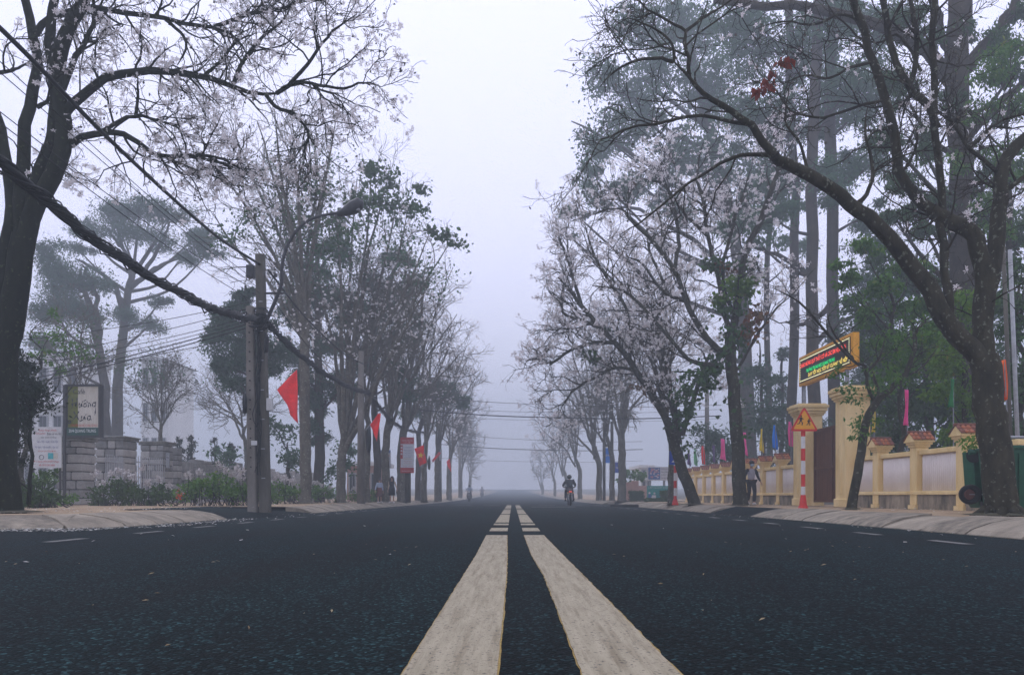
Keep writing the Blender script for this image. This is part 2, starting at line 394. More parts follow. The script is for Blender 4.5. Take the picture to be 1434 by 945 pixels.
# centre lines: two ribbons, broken where the photograph breaks them
Lc = [(1.2, -.310, -.030), (1.98, -.310, -.044), (5.0, -.311, -.040), (6.7, -.312, -.049), (10.2, -.340, -.074), (45, -.325, -.075), (62, -.32, -.08)]
Rc = [(1.2, .205, .490), (1.98, .195, .473), (5.0, .197, .445), (6.7, .160, .426), (10.2, .146, .398), (45, .15, .39), (62, .15, .39)]
def ribbon(tab, y0, y1, name, parent, z=.004):
    ys = np.linspace(y0, y1, max(3, int((y1-y0)/.07) if y1 < 12 else int((y1-y0)/.8)+3)); t = np.array(tab)
    xl = np.interp(ys, t[:, 0], t[:, 1]); xr = np.interp(ys, t[:, 0], t[:, 2])
    j = rng.normal(0, .0011, (2, len(ys)))*(ys < 12)
    def strip(a, b, zz):
        V = []
        for k, y in enumerate(ys): V += [(a[k], y, zz+gz(y)), (b[k], y, zz+gz(y))]
        return V, [(2*k, 2*k+1, 2*k+3, 2*k+2) for k in range(len(ys)-1)]
    V, Q = strip(xl+j[0], xr+j[1], z); o = link(name, npmesh(name, V, Q), M['paint'], parent); o['kind'] = 'structure'
    if y0 < 10:
        n = 0
        for aa, bb in ((xl+j[0]-.004+rng.normal(0, .0012, len(ys)), xl+j[0]), (xr+j[1], xr+j[1]+.006+rng.normal(0, .0015, len(ys)))):
            V, Q = strip(aa, bb, z-.002); link('paint_edge', npmesh('paint_edge', V, Q), M['paint_edge'], o)
for nm, tab in (('centre_line', Lc), ('centre_line', Rc)):
    for y0, y1 in ((1.2, 10.15), (11.3, 12.5), (13.7, 14.5), (15.1, 21.6), (22.4, 29.5), (30.8, 31.9), (33.2, 45)):
        ribbon(tab, y0, y1, nm, None)
# dashes along both edges, the dashed crossing line and a bar
def rect(name, x0, x1, y0, y1, sk=0., z=.004):
    j = lambda: random.uniform(-.02, .02)
    V = [(x0+j(), y0+j(), z+gz(y0)), (x1+j(), y0+sk+j(), z+gz(y0)), (x1+j(), y1+sk+j(), z+gz(y1)), (x0+j(), y1+j(), z+gz(y1))]
    o = link(name, npmesh(name, V, [(0, 1, 2, 3)]), M['paint_dim']); o['kind'] = 'structure'
for k in range(22):
    y = 8.6+k*2.0
    rect('edge_dash', -5.15, -5.03, y, y+.75); rect('edge_dash', 4.72, 4.84, y-.4, y+.35)
for k in range(9):
    x = -6.3+k*1.55
    if abs(x+.4) > .8: rect('stop_dash', x, x+.9, 43.4, 44.2)
rect('stop_dash', .9, 3.0, 37.2, 38.0)

# kerbs: one slab per metre on a mortar bed
def kerb(pts, side, label=None):
    t = thing('kerb', None, None, (pts[0][0], pts[0][1], 0), kind='structure')
    P2 = [np.array(p, float) for p in pts]; seg = []
    for a, b in zip(P2[:-1], P2[1:]):
        L = np.linalg.norm(b-a); n = max(1, round(L/1.15)) if a[1] < 85 else max(1, round(L/12))
        for k in range(n): seg.append((a+(b-a)*k/n, a+(b-a)*(k+1)/n))
    for a, b in seg:
        d = (b-a)/np.linalg.norm(b-a); nrm = np.array([-d[1], d[0]])*side
        g = .03 if np.linalg.norm(b-a) > .3 else 0; a2 = a+d*g; b2 = b-d*g; dz = random.uniform(-.016, .016)
        pr = [(-.02, -.1), (-.02, .012), (.06, .055+dz), (.32, .145+dz), (.60, .196+dz), (.80, .215+dz), (.80, -.1)]
        V = []
        for q in (a2, b2):
            for o, z in pr: p = q+nrm*o; V.append((p[0], p[1], z+gz(q[1])))
        n = len(pr); Fq = [(i, i+1, n+i+1, n+i) for i in range(n-1)]
        me = bpy.data.meshes.new('kerb_slab'); me.from_pydata(V, [], Fq+[tuple(range(n)), tuple(reversed(range(n, 2*n)))]); me.update()
        link('kerb_slab', me, M['kerb'] if random.random() < .62 else M['kerb_pale'], t)
    return t
LK1 = [(-26, 11.3), (-8.3, 11.7), (-6.9, 12.1), (-6.35, 12.9), (-6.25, 17.2)]
LK2 = [(-5.95, 23.3), (-5.87, 40), (-5.87, 85), (-5.87, 300)]
RK1 = [(5.95, -6), (5.95, 19.6)]; RK2 = [(5.95, 23.6), (5.95, 45)]; RK3 = [(5.95, 52), (5.95, 85), (5.95, 300)]
kerb(LK1, 1); kerb(LK2, 1); kerb(RK1, -1); kerb(RK2, -1); kerb(RK3, -1)
def pave(rows, name='pavement', m='pave', bumpy=.012):
    """rows: (y, x_inner, x_outer, z_inner, z_outer) -> a slightly uneven sheet"""
    V = []; n = 14; R2 = []
    for a, b in zip(rows[:-1], rows[1:]):
        k = max(1, int((b[0]-a[0])/.8)) if a[0] < 60 else max(1, int((b[0]-a[0])/15))
        for i in range(k): R2.append([a[q]+(b[q]-a[q])*i/k for q in range(5)])
    R2.append(list(rows[-1]))
    for y, xi, xo, zi, zo in R2:
        for i in range(n):
            t = i/(n-1); V.append((xi+(xo-xi)*t, y, zi+(zo-zi)*t+gz(y)+(random.uniform(-bumpy, bumpy) if 0 < i < n-1 else 0)))
    Q = [(j*n+i, j*n+i+1, (j+1)*n+i+1, (j+1)*n+i) for j in range(len(R2)-1) for i in range(n-1)]
    o = link(name, npmesh(name, V, Q, True), M[m]); o['kind'] = 'structure'
pave([(12.05, -25, -26, PZ, PZ), (12.35, -8.3, -26, PZ, PZ), (12.7, -7.55, -20, PZ, PZ), (13.1, -7.05, -20, PZ, PZ), (17.2, -6.98, -18, PZ, PZ), (17.9, -7.6, -18, PZ-.03, PZ), (18.4, -8.9, -18, PZ, PZ), (23.0, -8.9, -18, PZ, PZ), (23.3, -6.70, -18, PZ, PZ), (300, -6.62, -16, PZ, PZ)])
pave([(17.1, -6.1, -7.0, .006, PZ-.02), (17.9, -5.95, -8.95, .006, PZ+.01), (23.3, -5.9, -8.95, .006, PZ+.01), (23.5, -5.9, -6.8, .006, PZ-.02)], 'driveway', 'asphalt', .004)
pave([(-6, 6.7, 12, PZ, PZ), (45.6, 6.7, 12, PZ, PZ)])
pave([(19.5, 5.93, 6.72, .006, PZ+.006), (23.7, 5.93, 6.72, .006, PZ+.006)], 'driveway', 'asphalt', .003)
pave([(51.9, 6.7, 16, PZ, PZ), (300, 6.7, 16, PZ, PZ)])

# fallen petals, leaf scraps and straws
def litter(name, rects, size, m, asp=.7):
    C = []
    for n, x0, x1, y0, y1, z in rects:
        C.append(np.stack([rng.uniform(x0, x1, n), rng.uniform(y0, y1, n), np.full(n, z)], 1))
    C = np.concatenate(C); n = len(C); s = (size*rng.uniform(.5, 1.3, n))[:, None]; a = rng.uniform(0, 6.28, n)
    u = np.stack([np.cos(a), np.sin(a), rng.uniform(0, .35, n)], 1); w = np.stack([-np.sin(a), np.cos(a), rng.uniform(-.3, .3, n)], 1)*asp
    V = np.stack([C, C+u*s*.5+w*s*.5+[0, 0, .004], C+u*s, C+u*s*.5-w*s*.5], 1).reshape(-1, 3)
    o = link(name, npmesh(name, V, np.arange(n)[:, None]*4+np.array([[0, 1, 2, 3]])), m); o['kind'] = 'stuff'; return o
M['petal'] = leafmat('fallen petals', (.42, .40, .34), (.66, .64, .60))
M['straw'] = leafmat('dry leaf scraps', (.22, .15, .07), (.42, .34, .2))
tag(litter('petals', [(520, -8.2, -6.1, 11.0, 12.3, .01), (260, -6.4, -5.6, 12.3, 17.5, .008), (120, -6.3, -5.2, 12.5, 30, .008), (260, -12, -7.6, 12.8, 19, PZ+.015), (300, -10, -6.7, 19, 40, PZ+.02),
     (40, 5.2, 5.9, 9, 22, .008), (90, 6.9, 9, 10, 30, PZ+.02), (160, 9.0, 9.45, 14, 40, PZ+.015), (8, 1.5, 5.5, 5, 14, .006), (10, -5, -1, 4, 14, .006)], .05, M['petal']), 'white petals fallen along the kerb and the dark road', 'petals')
tag(litter('dry_leaves', [(60, -12, -7.8, 12.8, 17, PZ+.02), (36, -5, -.6, 2.6, 9, .006), (36, .8, 5.5, 2.4, 9, .006), (70, 7, 9, 10.5, 30, PZ+.02), (260, 9.0, 9.48, 14, 42, PZ+.015), (200, 5.75, 5.96, 8, 40, .006), (200, -6.4, -6.1, 12.6, 40, .006)],   .035, M['straw'], .25), 'dry leaf scraps and straws scattered over asphalt and pavement', 'leaf litter')

# ================================================================== RIGHT: cream wall with posts, gate, sign board
M['cream'] = mat('cream wall paint', (.74, .52, .21), .75, scale=1.6, col2=(.92, .72, .38), bump=.25, bscale=40, detail=9, streak=(1.6, 1.6, .5))
M['white_panel'] = mat('white ribbed panel paint', (.84, .76, .72), .7, scale=1.5, col2=(.94, .88, .84), bump=.1, bscale=30, detail=8, streak=(1, 1, .3))
M['plinth'] = mat('mould stained plinth', (.05, .05, .04), .95, scale=3, col2=(.42, .34, .24), bump=.4, bscale=30, detail=9, streak=(1, 1, .35))
M['tile'] = mat('terracotta roof tile', (.22, .06, .025), .8, scale=14, col2=(.46, .16, .07), bump=.3, bscale=50)
M['tile_dark'] = mat('weathered terracotta roof tile', (.12, .05, .035), .85, scale=14, col2=(.28, .11, .07), bump=.3, bscale=50)
M['wood'] = mat('brown gate boards', (.07, .022, .008), .6, scale=3, col2=(.14, .05, .02), streak=(6, 6, .6))
M['iron'] = mat('dark painted iron', (.03, .03, .032), .5, .3, 12)
WX = 9.65
_tile_me = {}
def tile_mesh(k):
    if k not in _tile_me:
        b = MB(); n = 5; V = []
        for y in (0, 1):
            for i in range(n):
                a = math.pi*i/(n-1); V.append((-.05*math.cos(a)*(1-.12*y), -y*.13, .022*math.sin(a)-.0*y))
        for y in (0, 1):
            for i in range(n):
                a = math.pi*i/(n-1); V.append((-.05*math.cos(a)*(1-.12*y), -y*.13, .022*math.sin(a)-.012))
        fs = []
        for i in range(n-1): fs += [(i, i+1, n+i+1, n+i), (2*n+i, 3*n+i, 3*n+i+1, 2*n+i+1), (n+i, n+i+1, 3*n+i+1, 3*n+i), (i, 2*n+i, 2*n+i+1, i+1)]
        b.add(V, fs); me = b.mesh('tile', True); me.materials.append(M['tile'] if k == 0 else M['tile_dark']); _tile_me[k] = me
    return _tile_me[k]
_shared = {}
def shared(name, fn, m):
    if name not in _shared: me = fn().mesh(name); me.materials.append(m); _shared[name] = me
    return _shared[name]
def child(name, me, parent, loc=(0, 0, 0), rot=(0, 0, 0), **kw):
    o = bpy.data.objects.new(name, me); COL.objects.link(o); o.parent = parent; o.location = loc; o.rotation_euler = rot
    for k, v in kw.items(): o[k] = v
    return o
def mk_shaft():
    b = MB(); b.box((0, 0, .78), (.30, .30, 1.36), bev=.012); b.box((0, 0, .05), (.36, .36, .10+.0)); return b
def mk_head():
    b = MB(); b.box((0, 0, 1.49), (.36, .36, .06), bev=.01); b.box((0, 0, 1.55), (.43, .43, .06), bev=.01); b.box((0, 0, 1.595), (.50, .50, .035), bev=.008)
    b.prism([(-.24, -.235, 1.612), (-.24, .235, 1.612), (-.24, 0, 1.80)], (.48, 0, 0)); return b
def wall_post(y, label, near):
    t = thing('wall_post', label, 'wall post', (WX, y, PZ), 0, 'cream posts with little tiled roofs along the wall')
    child('post_shaft', shared('post_shaft', mk_shaft, M['cream']), t); child('post_head', shared('post_head', mk_head, M['cream']), t)
    nx, ny = 5, 2; sl = math.atan2(.19, .26); allv = MB()
    for s in (-1, 1):
        for r in range(ny):
            for c in range(nx):
                # rows run up both slopes; the slopes face along the road (+-y), ridge along x
                x = -.21+c*.105; d = .03+.115*(r+1); loc = (x, s*(.26-.115*r+.02), 1.628+.085*r+.008)
                rot = (sl*(1 if s < 0 else -1)*-1, 0, 0) if s > 0 else (sl, 0, 0)
                if near: child('tile', tile_mesh((c*7+r*3+int(y*5)) % 3 // 2), t, (x, s*(.265-.118*(r)), 1.632+.088*r), (-sl, 0, 0) if s > 0 else (-sl, 0, math.pi))
                else:
                    y0 = s*(.265-.118*r); z0 = 1.632+.088*r; y1 = y0-s*.13*math.cos(sl); z1 = z0+.13*math.sin(sl)
                    allv.prism([(x-.05, y0, z0), (x, y0, z0+.022), (x+.05, y0, z0)], (0, y1-y0, z1-z0))
    if not near: allv.obj('tiles', M['tile_dark'], t, world=False, kind='stuff')
    r = MB(); r.tube([(-.27, 0, 1.825), (.27, 0, 1.825)], .032, 8); r.obj('ridge_tile', M['tile_dark'], t, world=False)
posts_near = [12.8, 14.75, 16.7, 18.65, 20.6]
posts_far = [28.2+1.85*k for k in range(9)]
lab_near = ['cream wall post nearest the road corner, its roof beyond the picture edge', 'cream wall post with tiled cap just outside the right edge', 'cream wall post with tiled cap hidden mostly by the big tree and green bin',
            'cream wall post between two white panels, left of the green bin and big tree', 'cream wall post nearest the right gate pillar, behind the thin leaning tree']
ords = ['first', 'second', 'third', 'fourth', 'fifth', 'sixth', 'seventh', 'eighth', 'ninth', 'tenth', 'eleventh']
for y, l in zip(posts_near, lab_near):
    if y > 14.8: wall_post(y, l, True)
for k, y in enumerate(posts_far):
    wall_post(y, '%s cream wall post beyond the gate, counting away from the left gate pillar' % ords[k], k < 3)
# wall panels between the posts: one wall each side of the gate
def wall(ys, label):
    t = thing('boundary_wall', label, 'wall', (WX, ys[0], PZ))
    y0, y1 = ys[0], ys[-1]
    MB().box((WX+.03, (y0+y1)/2, PZ+.16), (.30, y1-y0, .36)).obj('plinth', M['plinth'], t)
    MB().box((WX+.01, (y0+y1)/2, PZ+.385), (.36, y1-y0, .085), bev=.01).obj('base_rail', M['cream'], t)
    for a, b in zip(ys[:-1], ys[1:]):
        MB().box((WX, (a+b)/2, PZ+1.335), (.17, b-a-.30, .11), bev=.01).obj('coping', M['cream'], t)
        pn = MB(); nr = int((b-a-.32)/.085)
        pn.box((WX+.03, (a+b)/2, PZ+.853), (.04, b-a-.32, .85))
        for i in range(nr):
            yy = a+.16+(i+.5)*(b-a-.32)/nr
            pn.tube([(WX+.008, yy, PZ+.432), (WX+.008, yy, PZ+1.24), (WX+.014, yy, PZ+1.275)], [.034, .034, .01], 8)
        pn.obj('ribbed_panel', M['white_panel'], t, smooth=True)
wall([8.9, 10.85]+posts_near+[22.05], 'cream boundary wall with white ribbed panels on the right side of the school gate')
wall([26.2]+posts_far, 'cream boundary wall with white ribbed panels running into the distance beyond the gate')
# gate pillars
def pillar(y, label, hgt):
    t = thing('gate_pillar', label, 'gate pillar', (WX, y, PZ), 0, 'the two tall cream pillars of the gate')
    X = WX-.0
    b = MB(); b.box((X, y, PZ+hgt*.5-.16), (.70, .70, hgt-.32), bev=.02); b.box((X, y, PZ+.12), (.78, .78, .24), bev=.02); b.obj('shaft', M['cream'], t)
    b = MB()
    for z, w, d in ((-.34, .78, .06), (-.27, .86, .08), (-.18, .95, .10), (-.08, 1.02, .10), (-.01, .90, .05)): b.box((X, y, PZ+hgt+z), (w, w, d), bev=.015)
    b.obj('cornice', M['cream'], t)
    MB().box((X-.352, y+.0, PZ+1.55), (.03, .16, hgt-1.0), bev=.01).obj('pilaster_strip', M['cream'], t)
    return t
pillar(22.3, 'taller looking cream gate pillar behind the thin leaning tree, nearer one', 3.38)
pillar(25.7, 'cream gate pillar right behind the warning triangle sign, farther one', 3.28)
g = thing('gate', 'closed brown board gate between the two cream pillars', 'gate', (WX, 24, PZ))
for k in range(2):
    y0 = 22.55+k*1.38; X = WX+.1
    for i in range(9):
        MB().box((X, y0+.10+i*.15, PZ+1.28), (.03, .136, 2.25), bev=.005).obj('plank', M['wood'], g)
    fr = MB()
    for z in (.16, 1.2, 2.4): fr.box((X-.03, y0+.69, PZ+z), (.05, 1.36, .08))
    for yy in (y0+.04, y0+1.34): fr.box((X-.034, yy, PZ+1.28), (.05, .07, 2.32))
    fr.obj('gate_frame', M['wood'], g)
# LED board over the gate
M['amber'] = mat('amber board casing', (.80, .36, .012), .45, .12, 4)
M['led_black'] = mat('black board face', (.02, .018, .016), .5, .3, 20)
M['led_red'] = emis('red LED text', (1, .07, .05), 1.25); M['led_green'] = emis('green LED text', (0, .85, .22), 1.0)
M['led_yellow'] = emis('yellow LED text', (1, .75, .14), 1.05); M['bulb'] = emis('border bulbs', (1, .93, .55), 1.0)
M['steel'] = mat('galvanised steel', (.28, .29, .30), .5, .25, 10, metal=.5)
X = 9.35; ya, yb = 21.6, 25.7; z0, z1 = 4.08, 5.03
bd = thing('sign_board', 'amber framed electronic text board mounted above the school gate', 'sign board', (X, 23.65, z0))
MB().box((X+.10, (ya+yb)/2, (z0+z1)/2), (.18, yb-ya, z1-z0), bev=.015).obj('casing', M['amber'], bd)
MB().box((X+.0, (ya+yb)/2, (z0+z1)/2), (.02, yb-ya-.30, z1-z0-.2)).obj('screen', M['led_black'], bd)
for i in range(62):
    yy = ya+.19+i*(yb-ya-.38)/61
    for z in (z0+.14, z1-.14): child('bulb', shared('bulb', lambda: MB().box((0, 0, 0), (.02, .022, .022)), M['bulb']), bd, (-.02, yy-23.65, z-z0))
for i in range(1, 12):
    for yy in (ya+.19, yb-.19): child('bulb', shared('bulb', None, None), bd, (-.02, yy-23.65, .14+i*(z1-z0-.28)/12))
tx = X-.016; U = (0, -1, 0); V = (0, 0, 1); cy = (ya+yb)/2
text('CHÀO MỪNG QUÝ THẦY CÔ VÀ CÁC EM HỌC SINH', (tx, cy+.1, z1-.30), U, V, 3.5, .235, 'red_text', M['led_red'], bd, bold=.03)
text('TRƯỜNG TRUNG HỌC QUANG TRUNG', (tx, cy+.22, z1-.54), U, V, 2.2, .17, 'green_text', M['led_green'], bd, bold=.03)
text('DẠY TỐT HỌC TỐT KỶ CƯƠNG NỀ NẾP', (tx, cy-.3, z0+.27), U, V, 2.9, .20, 'yellow_text', M['led_yellow'], bd, bold=.03)
sp = MB()
for yy, zb in ((24.3, PZ+3.2), (20.55+1.35, PZ+3.2)): pass
sp.tube([(WX-.2, 25.5, PZ+3.2), (WX-.2, 25.5, z0+.05)], .07, 8); sp.obj('support', M['steel'], bd)
sp = MB(); sp.tube([(WX-.2, 22.2, PZ+3.3), (WX-.2, 22.2, z0+.05)], .06, 8); sp.obj('support', M['steel'], bd)

# ================================================================== flags
M['f_pink'] = mat('pink flag cloth', (.92, .10, .34), .8, .12, 3); M['f_red'] = mat('red flag cloth', (.85, .012, .008), .75, .15, 3)
M['f_yellow'] = mat('yellow flag cloth', (.85, .62, .02), .8, .12, 3); M['f_blue'] = mat('blue flag cloth', (.02, .24, .85), .8, .12, 3)
M['f_green'] = mat('green flag cloth', (.16, .55, .22), .8, .12, 3); M['f_purple'] = mat('purple flag cloth', (.10, .05, .20), .8, .12, 3)
M['f_orange'] = mat('orange flag cloth', (.80, .13, .015), .8, .12, 3); M['f_dgreen'] = mat('deep green flag cloth', (.02, .20, .05), .8, .12, 3)
M['star'] = mat('yellow star', (.80, .55, .02), .8, .1, 3)
def cloth(poly, D, depth, name, m, parent, nx=7, ny=12, seed=0, fold=.06):
    """hanging cloth: poly = photo outline tl,tr,br,bl, folded in depth"""
    r = random.Random(seed); V = []
    q = [P(x, y, D) for x, y in poly]
    for j in range(ny):
        v = j/(ny-1)
        for i in range(nx):
            u = i/(nx-1); p = (q[0]*(1-u)+q[1]*u)*(1-v)+(q[3]*(1-u)+q[2]*u)*v
            p = p+np.array([fold*.25*math.sin(v*5+seed+u*3), depth*(math.sin(u*7+v*1.5+seed)*.5+.5)*(.35+.65*v), fold*.2*math.sin(u*6+seed)*v])
            V.append(p)
    Q = [(j*nx+i, j*nx+i+1, (j+1)*nx+i+1, (j+1)*nx+i) for j in range(ny-1) for i in range(nx-1)]
    o = link(name, npmesh(name, V, Q, True), m, parent)
    so = o.modifiers.new('thickness', 'SOLIDIFY'); so.thickness = .004
    return o
def wall_flag(px, y0, y1, w, D, m, label, seed, xoff=0):
    """small festive flag hanging from a thin pole that stands behind the wall"""
    D = 10.05*F/(px-CX); bx = 10.05
    t = thing('flag', label, 'flag', (bx, D, PZ), 0, 'small coloured flags along the wall')
    zt = P(px, y0, D)[2]
    MB().tube([(bx+.02, D+.02, PZ), (bx+.0, D, zt+.04)], .012, 6).obj('flag_pole', M['steel'], t)
    cloth([(px-w*.35, y0), (px+w*.12, y0+1), (px+w*.5, y1), (px-w*.45, y1-3)], D-.03, .12, 'flag_cloth', m, t, seed=seed)
for a in [(965.5, 630, 653, 5, 43.5, 'f_purple', 'dark purple flag farthest along the wall, above the first far posts', 1), (974.5, 628, 653, 5.5, 41, 'f_green', 'light green flag on the far wall, between purple and red flags', 2),
          (985, 624, 651, 6, 38.8, 'f_red', 'red flag on the far wall, right of the light green flag', 3), (1000, 623, 648, 5, 36.2, 'f_purple', 'navy purple flag between the red and the first pink flag', 4),
          (1013, 614, 645, 9, 34, 'f_pink', 'pink flag on the far wall, just left of the ivy covered tree', 5), (1043.5, 605, 638, 9.5, 31, 'f_pink', 'pink flag on the wall directly above the masked pedestrian', 6),
          (1067.6, 600, 634, 6, 29, 'f_yellow', 'yellow flag on the wall between the pink and blue flags', 7), (1086, 595, 630, 8, 27.6, 'f_blue', 'bright blue flag on the wall, left of the gate pillar', 8),
          (1107.5, 590, 626, 8, 26, 'f_pink', 'pink flag half behind the warning triangle and gate pillar', 9), (1224, 570, 606, 6, 20.2, 'f_yellow', 'yellow flag right of the near gate pillar behind the thin tree', 10),
          (1270.5, 545, 597, 8, 18.3, 'f_pink', 'tall pink flag standing over the wall right of the gate', 11), (1335, 530, 572, 8, 17.6, 'f_dgreen', 'deep green flag half hidden in the foliage over the wall', 12)]:
    wall_flag(*a[:5], M[a[5]], a[6], a[7])
# ================================================================== LEFT: stone pillars, low wall, signs
M['stone'] = [mat('grey split stone', (.20, .20, .19), .9, scale=4, col2=(.34, .33, .31), bump=.8, bscale=18, detail=8),
              mat('pale split stone', (.28, .27, .255), .9, scale=4, col2=(.42, .40, .37), bump=.8, bscale=18, detail=8),
              mat('dark split stone', (.14, .14, .13), .9, scale=4, col2=(.25, .245, .23), bump=.8, bscale=18, detail=8)]
M['mortar'] = mat('dark mortar', (.035, .035, .033), .95, .3, 20)
M['cap'] = mat('stained concrete cap', (.10, .10, .085), .9, scale=3, col2=(.24, .235, .21), bump=.4, bscale=30)
M['fence'] = mat('pale metal fence', (.36, .37, .38), .6, .2, 10)
def stones(t, x0, x1, z0, z1, yc, dep, ch, sw, seed):
    r = random.Random(seed); z = z0
    MB().box(((x0+x1)/2, yc, (z0+z1)/2), (x1-x0-.10, dep-.10, z1-z0-.01)).obj('core', M['mortar'], t)
    while z < z1-.05:
        h = min(z1-z, ch*r.uniform(.75, 1.25)); h = z1-z if z1-z-h < ch*.5 else h; x = x0
        while x < x1-.03:
            w = sw*r.uniform(.6, 1.3); w = x1-x if x1-x-w < sw*.5 else w
            MB().box((x+w/2, yc, z+h/2), (w-.034, dep+r.uniform(-.02, .03), h-.034), bev=.022).obj('stone', r.choice(M['stone']), t)
            x += w
        z += h
def stone_pillar(xc, y, w, top, label, seed, cap=True):
    t = thing('stone_pillar', label, 'stone pillar', (xc, y, PZ), 0, 'split stone gate pillars on the left')
    stones(t, xc-w/2, xc+w/2, PZ, top-.16 if cap else top, y, w, .29, .40, seed)
    if cap:
        MB().box((xc, y, top-.11), (w+.10, w+.10, .10), bev=.02).obj('cap', M['cap'], t); MB().box((xc, y, top-.03), (w+.2, w+.2, .07), bev=.02).obj('cap_slab', M['cap'], t)
for a in [(107, 28.5, .95, 612, 'split stone pillar with flat cap directly below the cafe sign', 1), (163.5, 31.3, 1.12, 612, 'wide capped stone pillar, second from the cafe sign', 2),
          (220, 34.9, 1.03, 619, 'capped stone pillar with a mailbox plate, third from the cafe sign', 3)]:
    stone_pillar((a[0]-CX)/F*a[1], a[1], a[2], P(0, a[3], a[1])[2], a[4], a[5])
x_ = (245-CX)/F*36.6; stone_pillar(x_, 36.6, .5, P(0, 627, 36.6)[2], 'narrow uncapped stone column joining the third pillar and the low wall', 4, False)
lw = thing('stone_wall', 'low uneven stone wall running behind the flowering shrubs on the left', 'wall', (-15.4, 38.5, PZ))
rr = random.Random(5); n_ = 0
MB().box((-15.75, 50, PZ+.95), (.3, 25.5, 1.85)).obj('core', M['mortar'], lw)
for k in range(26):
    y = 37.6+k*.98; top = 1.95+.18*math.sin(k*1.1)+rr.uniform(-.08, .08); z = 0
    while z < top-.1:
        h = rr.uniform(.24, .4); h = top-z if top-z-h < .15 else h
        MB().box((-15.6+rr.uniform(-.015, .02), y+(.2 if int(z*10) % 2 else -.1), PZ+z+h/2), (.36, .95, h-.025), bev=.02).obj('stone', rr.choice(M['stone']), lw); z += h
def pale_gate(xa, ya, xb, yb, label, h, n):
    t = thing('fence_gate', label, 'metal gate', (xa, ya, PZ)); a = np.array([xa, ya]); b = np.array([xb, yb])
    for z in (.25, h-.25): MB().tube([(*a, PZ+z), (*b, PZ+z)], .025, 6).obj('rail', M['fence'], t)
    for i in range(n):
        p = a+(b-a)*(i+.5)/n; MB().tube([(*p, PZ+.05), (*p, PZ+h)], [.022, .018], 6).obj('bar', M['fence'], t)
pale_gate(-14.9, 28.7, -15.3, 31.0, 'pale barred metal gate between the first and second stone pillars', 1.85, 12)
pale_gate(-15.2, 31.6, -15.3, 34.6, 'pale barred metal gate between the second and third stone pillars', 1.95, 14)
# chain link fence far left
cf = thing('wire_fence', 'chain link fence with top rail between the big tree and the egg dealer notice', 'fence', (-17.5, 27.5, PZ))
MB().tube([(-23, 27.5, PZ+2.0), (-16.2, 27.5, PZ+2.0)], .045, 6).obj('top_rail', M['fence'], cf)
b = MB()
for i in range(56):
    x0 = -23+i*.12; x1 = x0+1.9
    b.tube([(x0, 27.5, PZ+2), (min(x1, -16.2), 27.5, PZ+2-min(1.9, -16.2-x0))], .006, 3, False); b.tube([(x0, 27.51, PZ+.1), (min(x1, -16.2), 27.51, PZ+.1+min(1.9, -16.2-x0))], .006, 3, False)
b.obj('wire_mesh', M['fence'], cf, kind='stuff')
# cafe sign
M['sign_green'] = mat('olive green sign half', (.105, .12, .006), .7, .25, 2); M['sign_cream'] = mat('stained cream sign face', (.42, .38, .30), .7, scale=2.2, col2=(.60, .57, .50), streak=(3, 1, .5))
M['sign_dk'] = mat('dark green sign band', (.008, .06, .045), .6, .2, 5); M['ink'] = mat('black lettering', (.012, .012, .025), .6, .1, 5)
M['ink_red'] = mat('red lettering', (.50, .04, .03), .6, .15, 5); M['ink_white'] = mat('white lettering', (.70, .72, .70), .6, .05, 5); M['ink_blue'] = mat('dark blue lettering', (.02, .035, .20), .6, .1, 5)
D = 27.3; s = D/F; UU = (1, 0, 0); VV = (0, 0, 1)
def pw(px, py): p = P(px, py, D); return p
def panel(px0, py0, px1, py1, name, m, par, dy=0., th=.01):
    a = P(px0, py0, D); b_ = P(px1, py1, D)
    return MB().box(((a[0]+b_[0])/2, D+dy, (a[2]+b_[2])/2), (abs(b_[0]-a[0]), th, abs(a[2]-b_[2]))).obj(name, m, par)
cs = thing('cafe_sign', 'cafe sign box with handwritten lettering on a dark post above the stone pillar', 'sign', tuple(P(92, 706, D)))
panel(91, 538, 140, 612, 'sign_box', M['iron'], cs, .14, .22)
panel(95, 541, 109, 601, 'green_panel', M['sign_green'], cs, .02, .02); panel(109, 541, 138, 601, 'cream_panel', M['sign_cream'], cs, .02, .02)
panel(93.5, 598.5, 138, 609.5, 'address_band', M['sign_dk'], cs, .012, .03)
for a_, b_ in (((91, 538), (140, 540.6)), ((91, 610), (140, 612.5)), ((91, 540.7), (93.4, 609.9)), ((138.1, 540.7), (140, 609.9))): panel(*a_, *b_, 'frame', M['iron'], cs, .0, .06)
def tx_(st, px, py, w, h, m, par, name='lettering', dy=0.): text(st, P(px, py, D)+[0, .005+dy, 0], UU, VV, w*s, h*s, name, m, par)
tx_('Café', 110.5, 548, 17, 7, M['ink'], cs)
def stroke(pts, w, par, m):
    """brush lettering as flat ribbons on the sign face"""
    b = MB(); q = [P(x, y, D) for x, y in pts]; q = spline(q, 5*len(q)); V = []
    for i, p in enumerate(q):
        t = norm((q[min(i+1, len(q)-1)]-q[max(i-1, 0)])[None])[0]; nn = np.array([-t[2], 0, t[0]])*w*s*(.5+.3*math.sin(i*.9))
        V += [p+nn+[0, .004, 0], p-nn+[0, .004, 0]]
    b.add(V, [(2*i, 2*i+1, 2*i+3, 2*i+2) for i in range(len(q)-1)]); b.obj('brush_stroke', m, par)
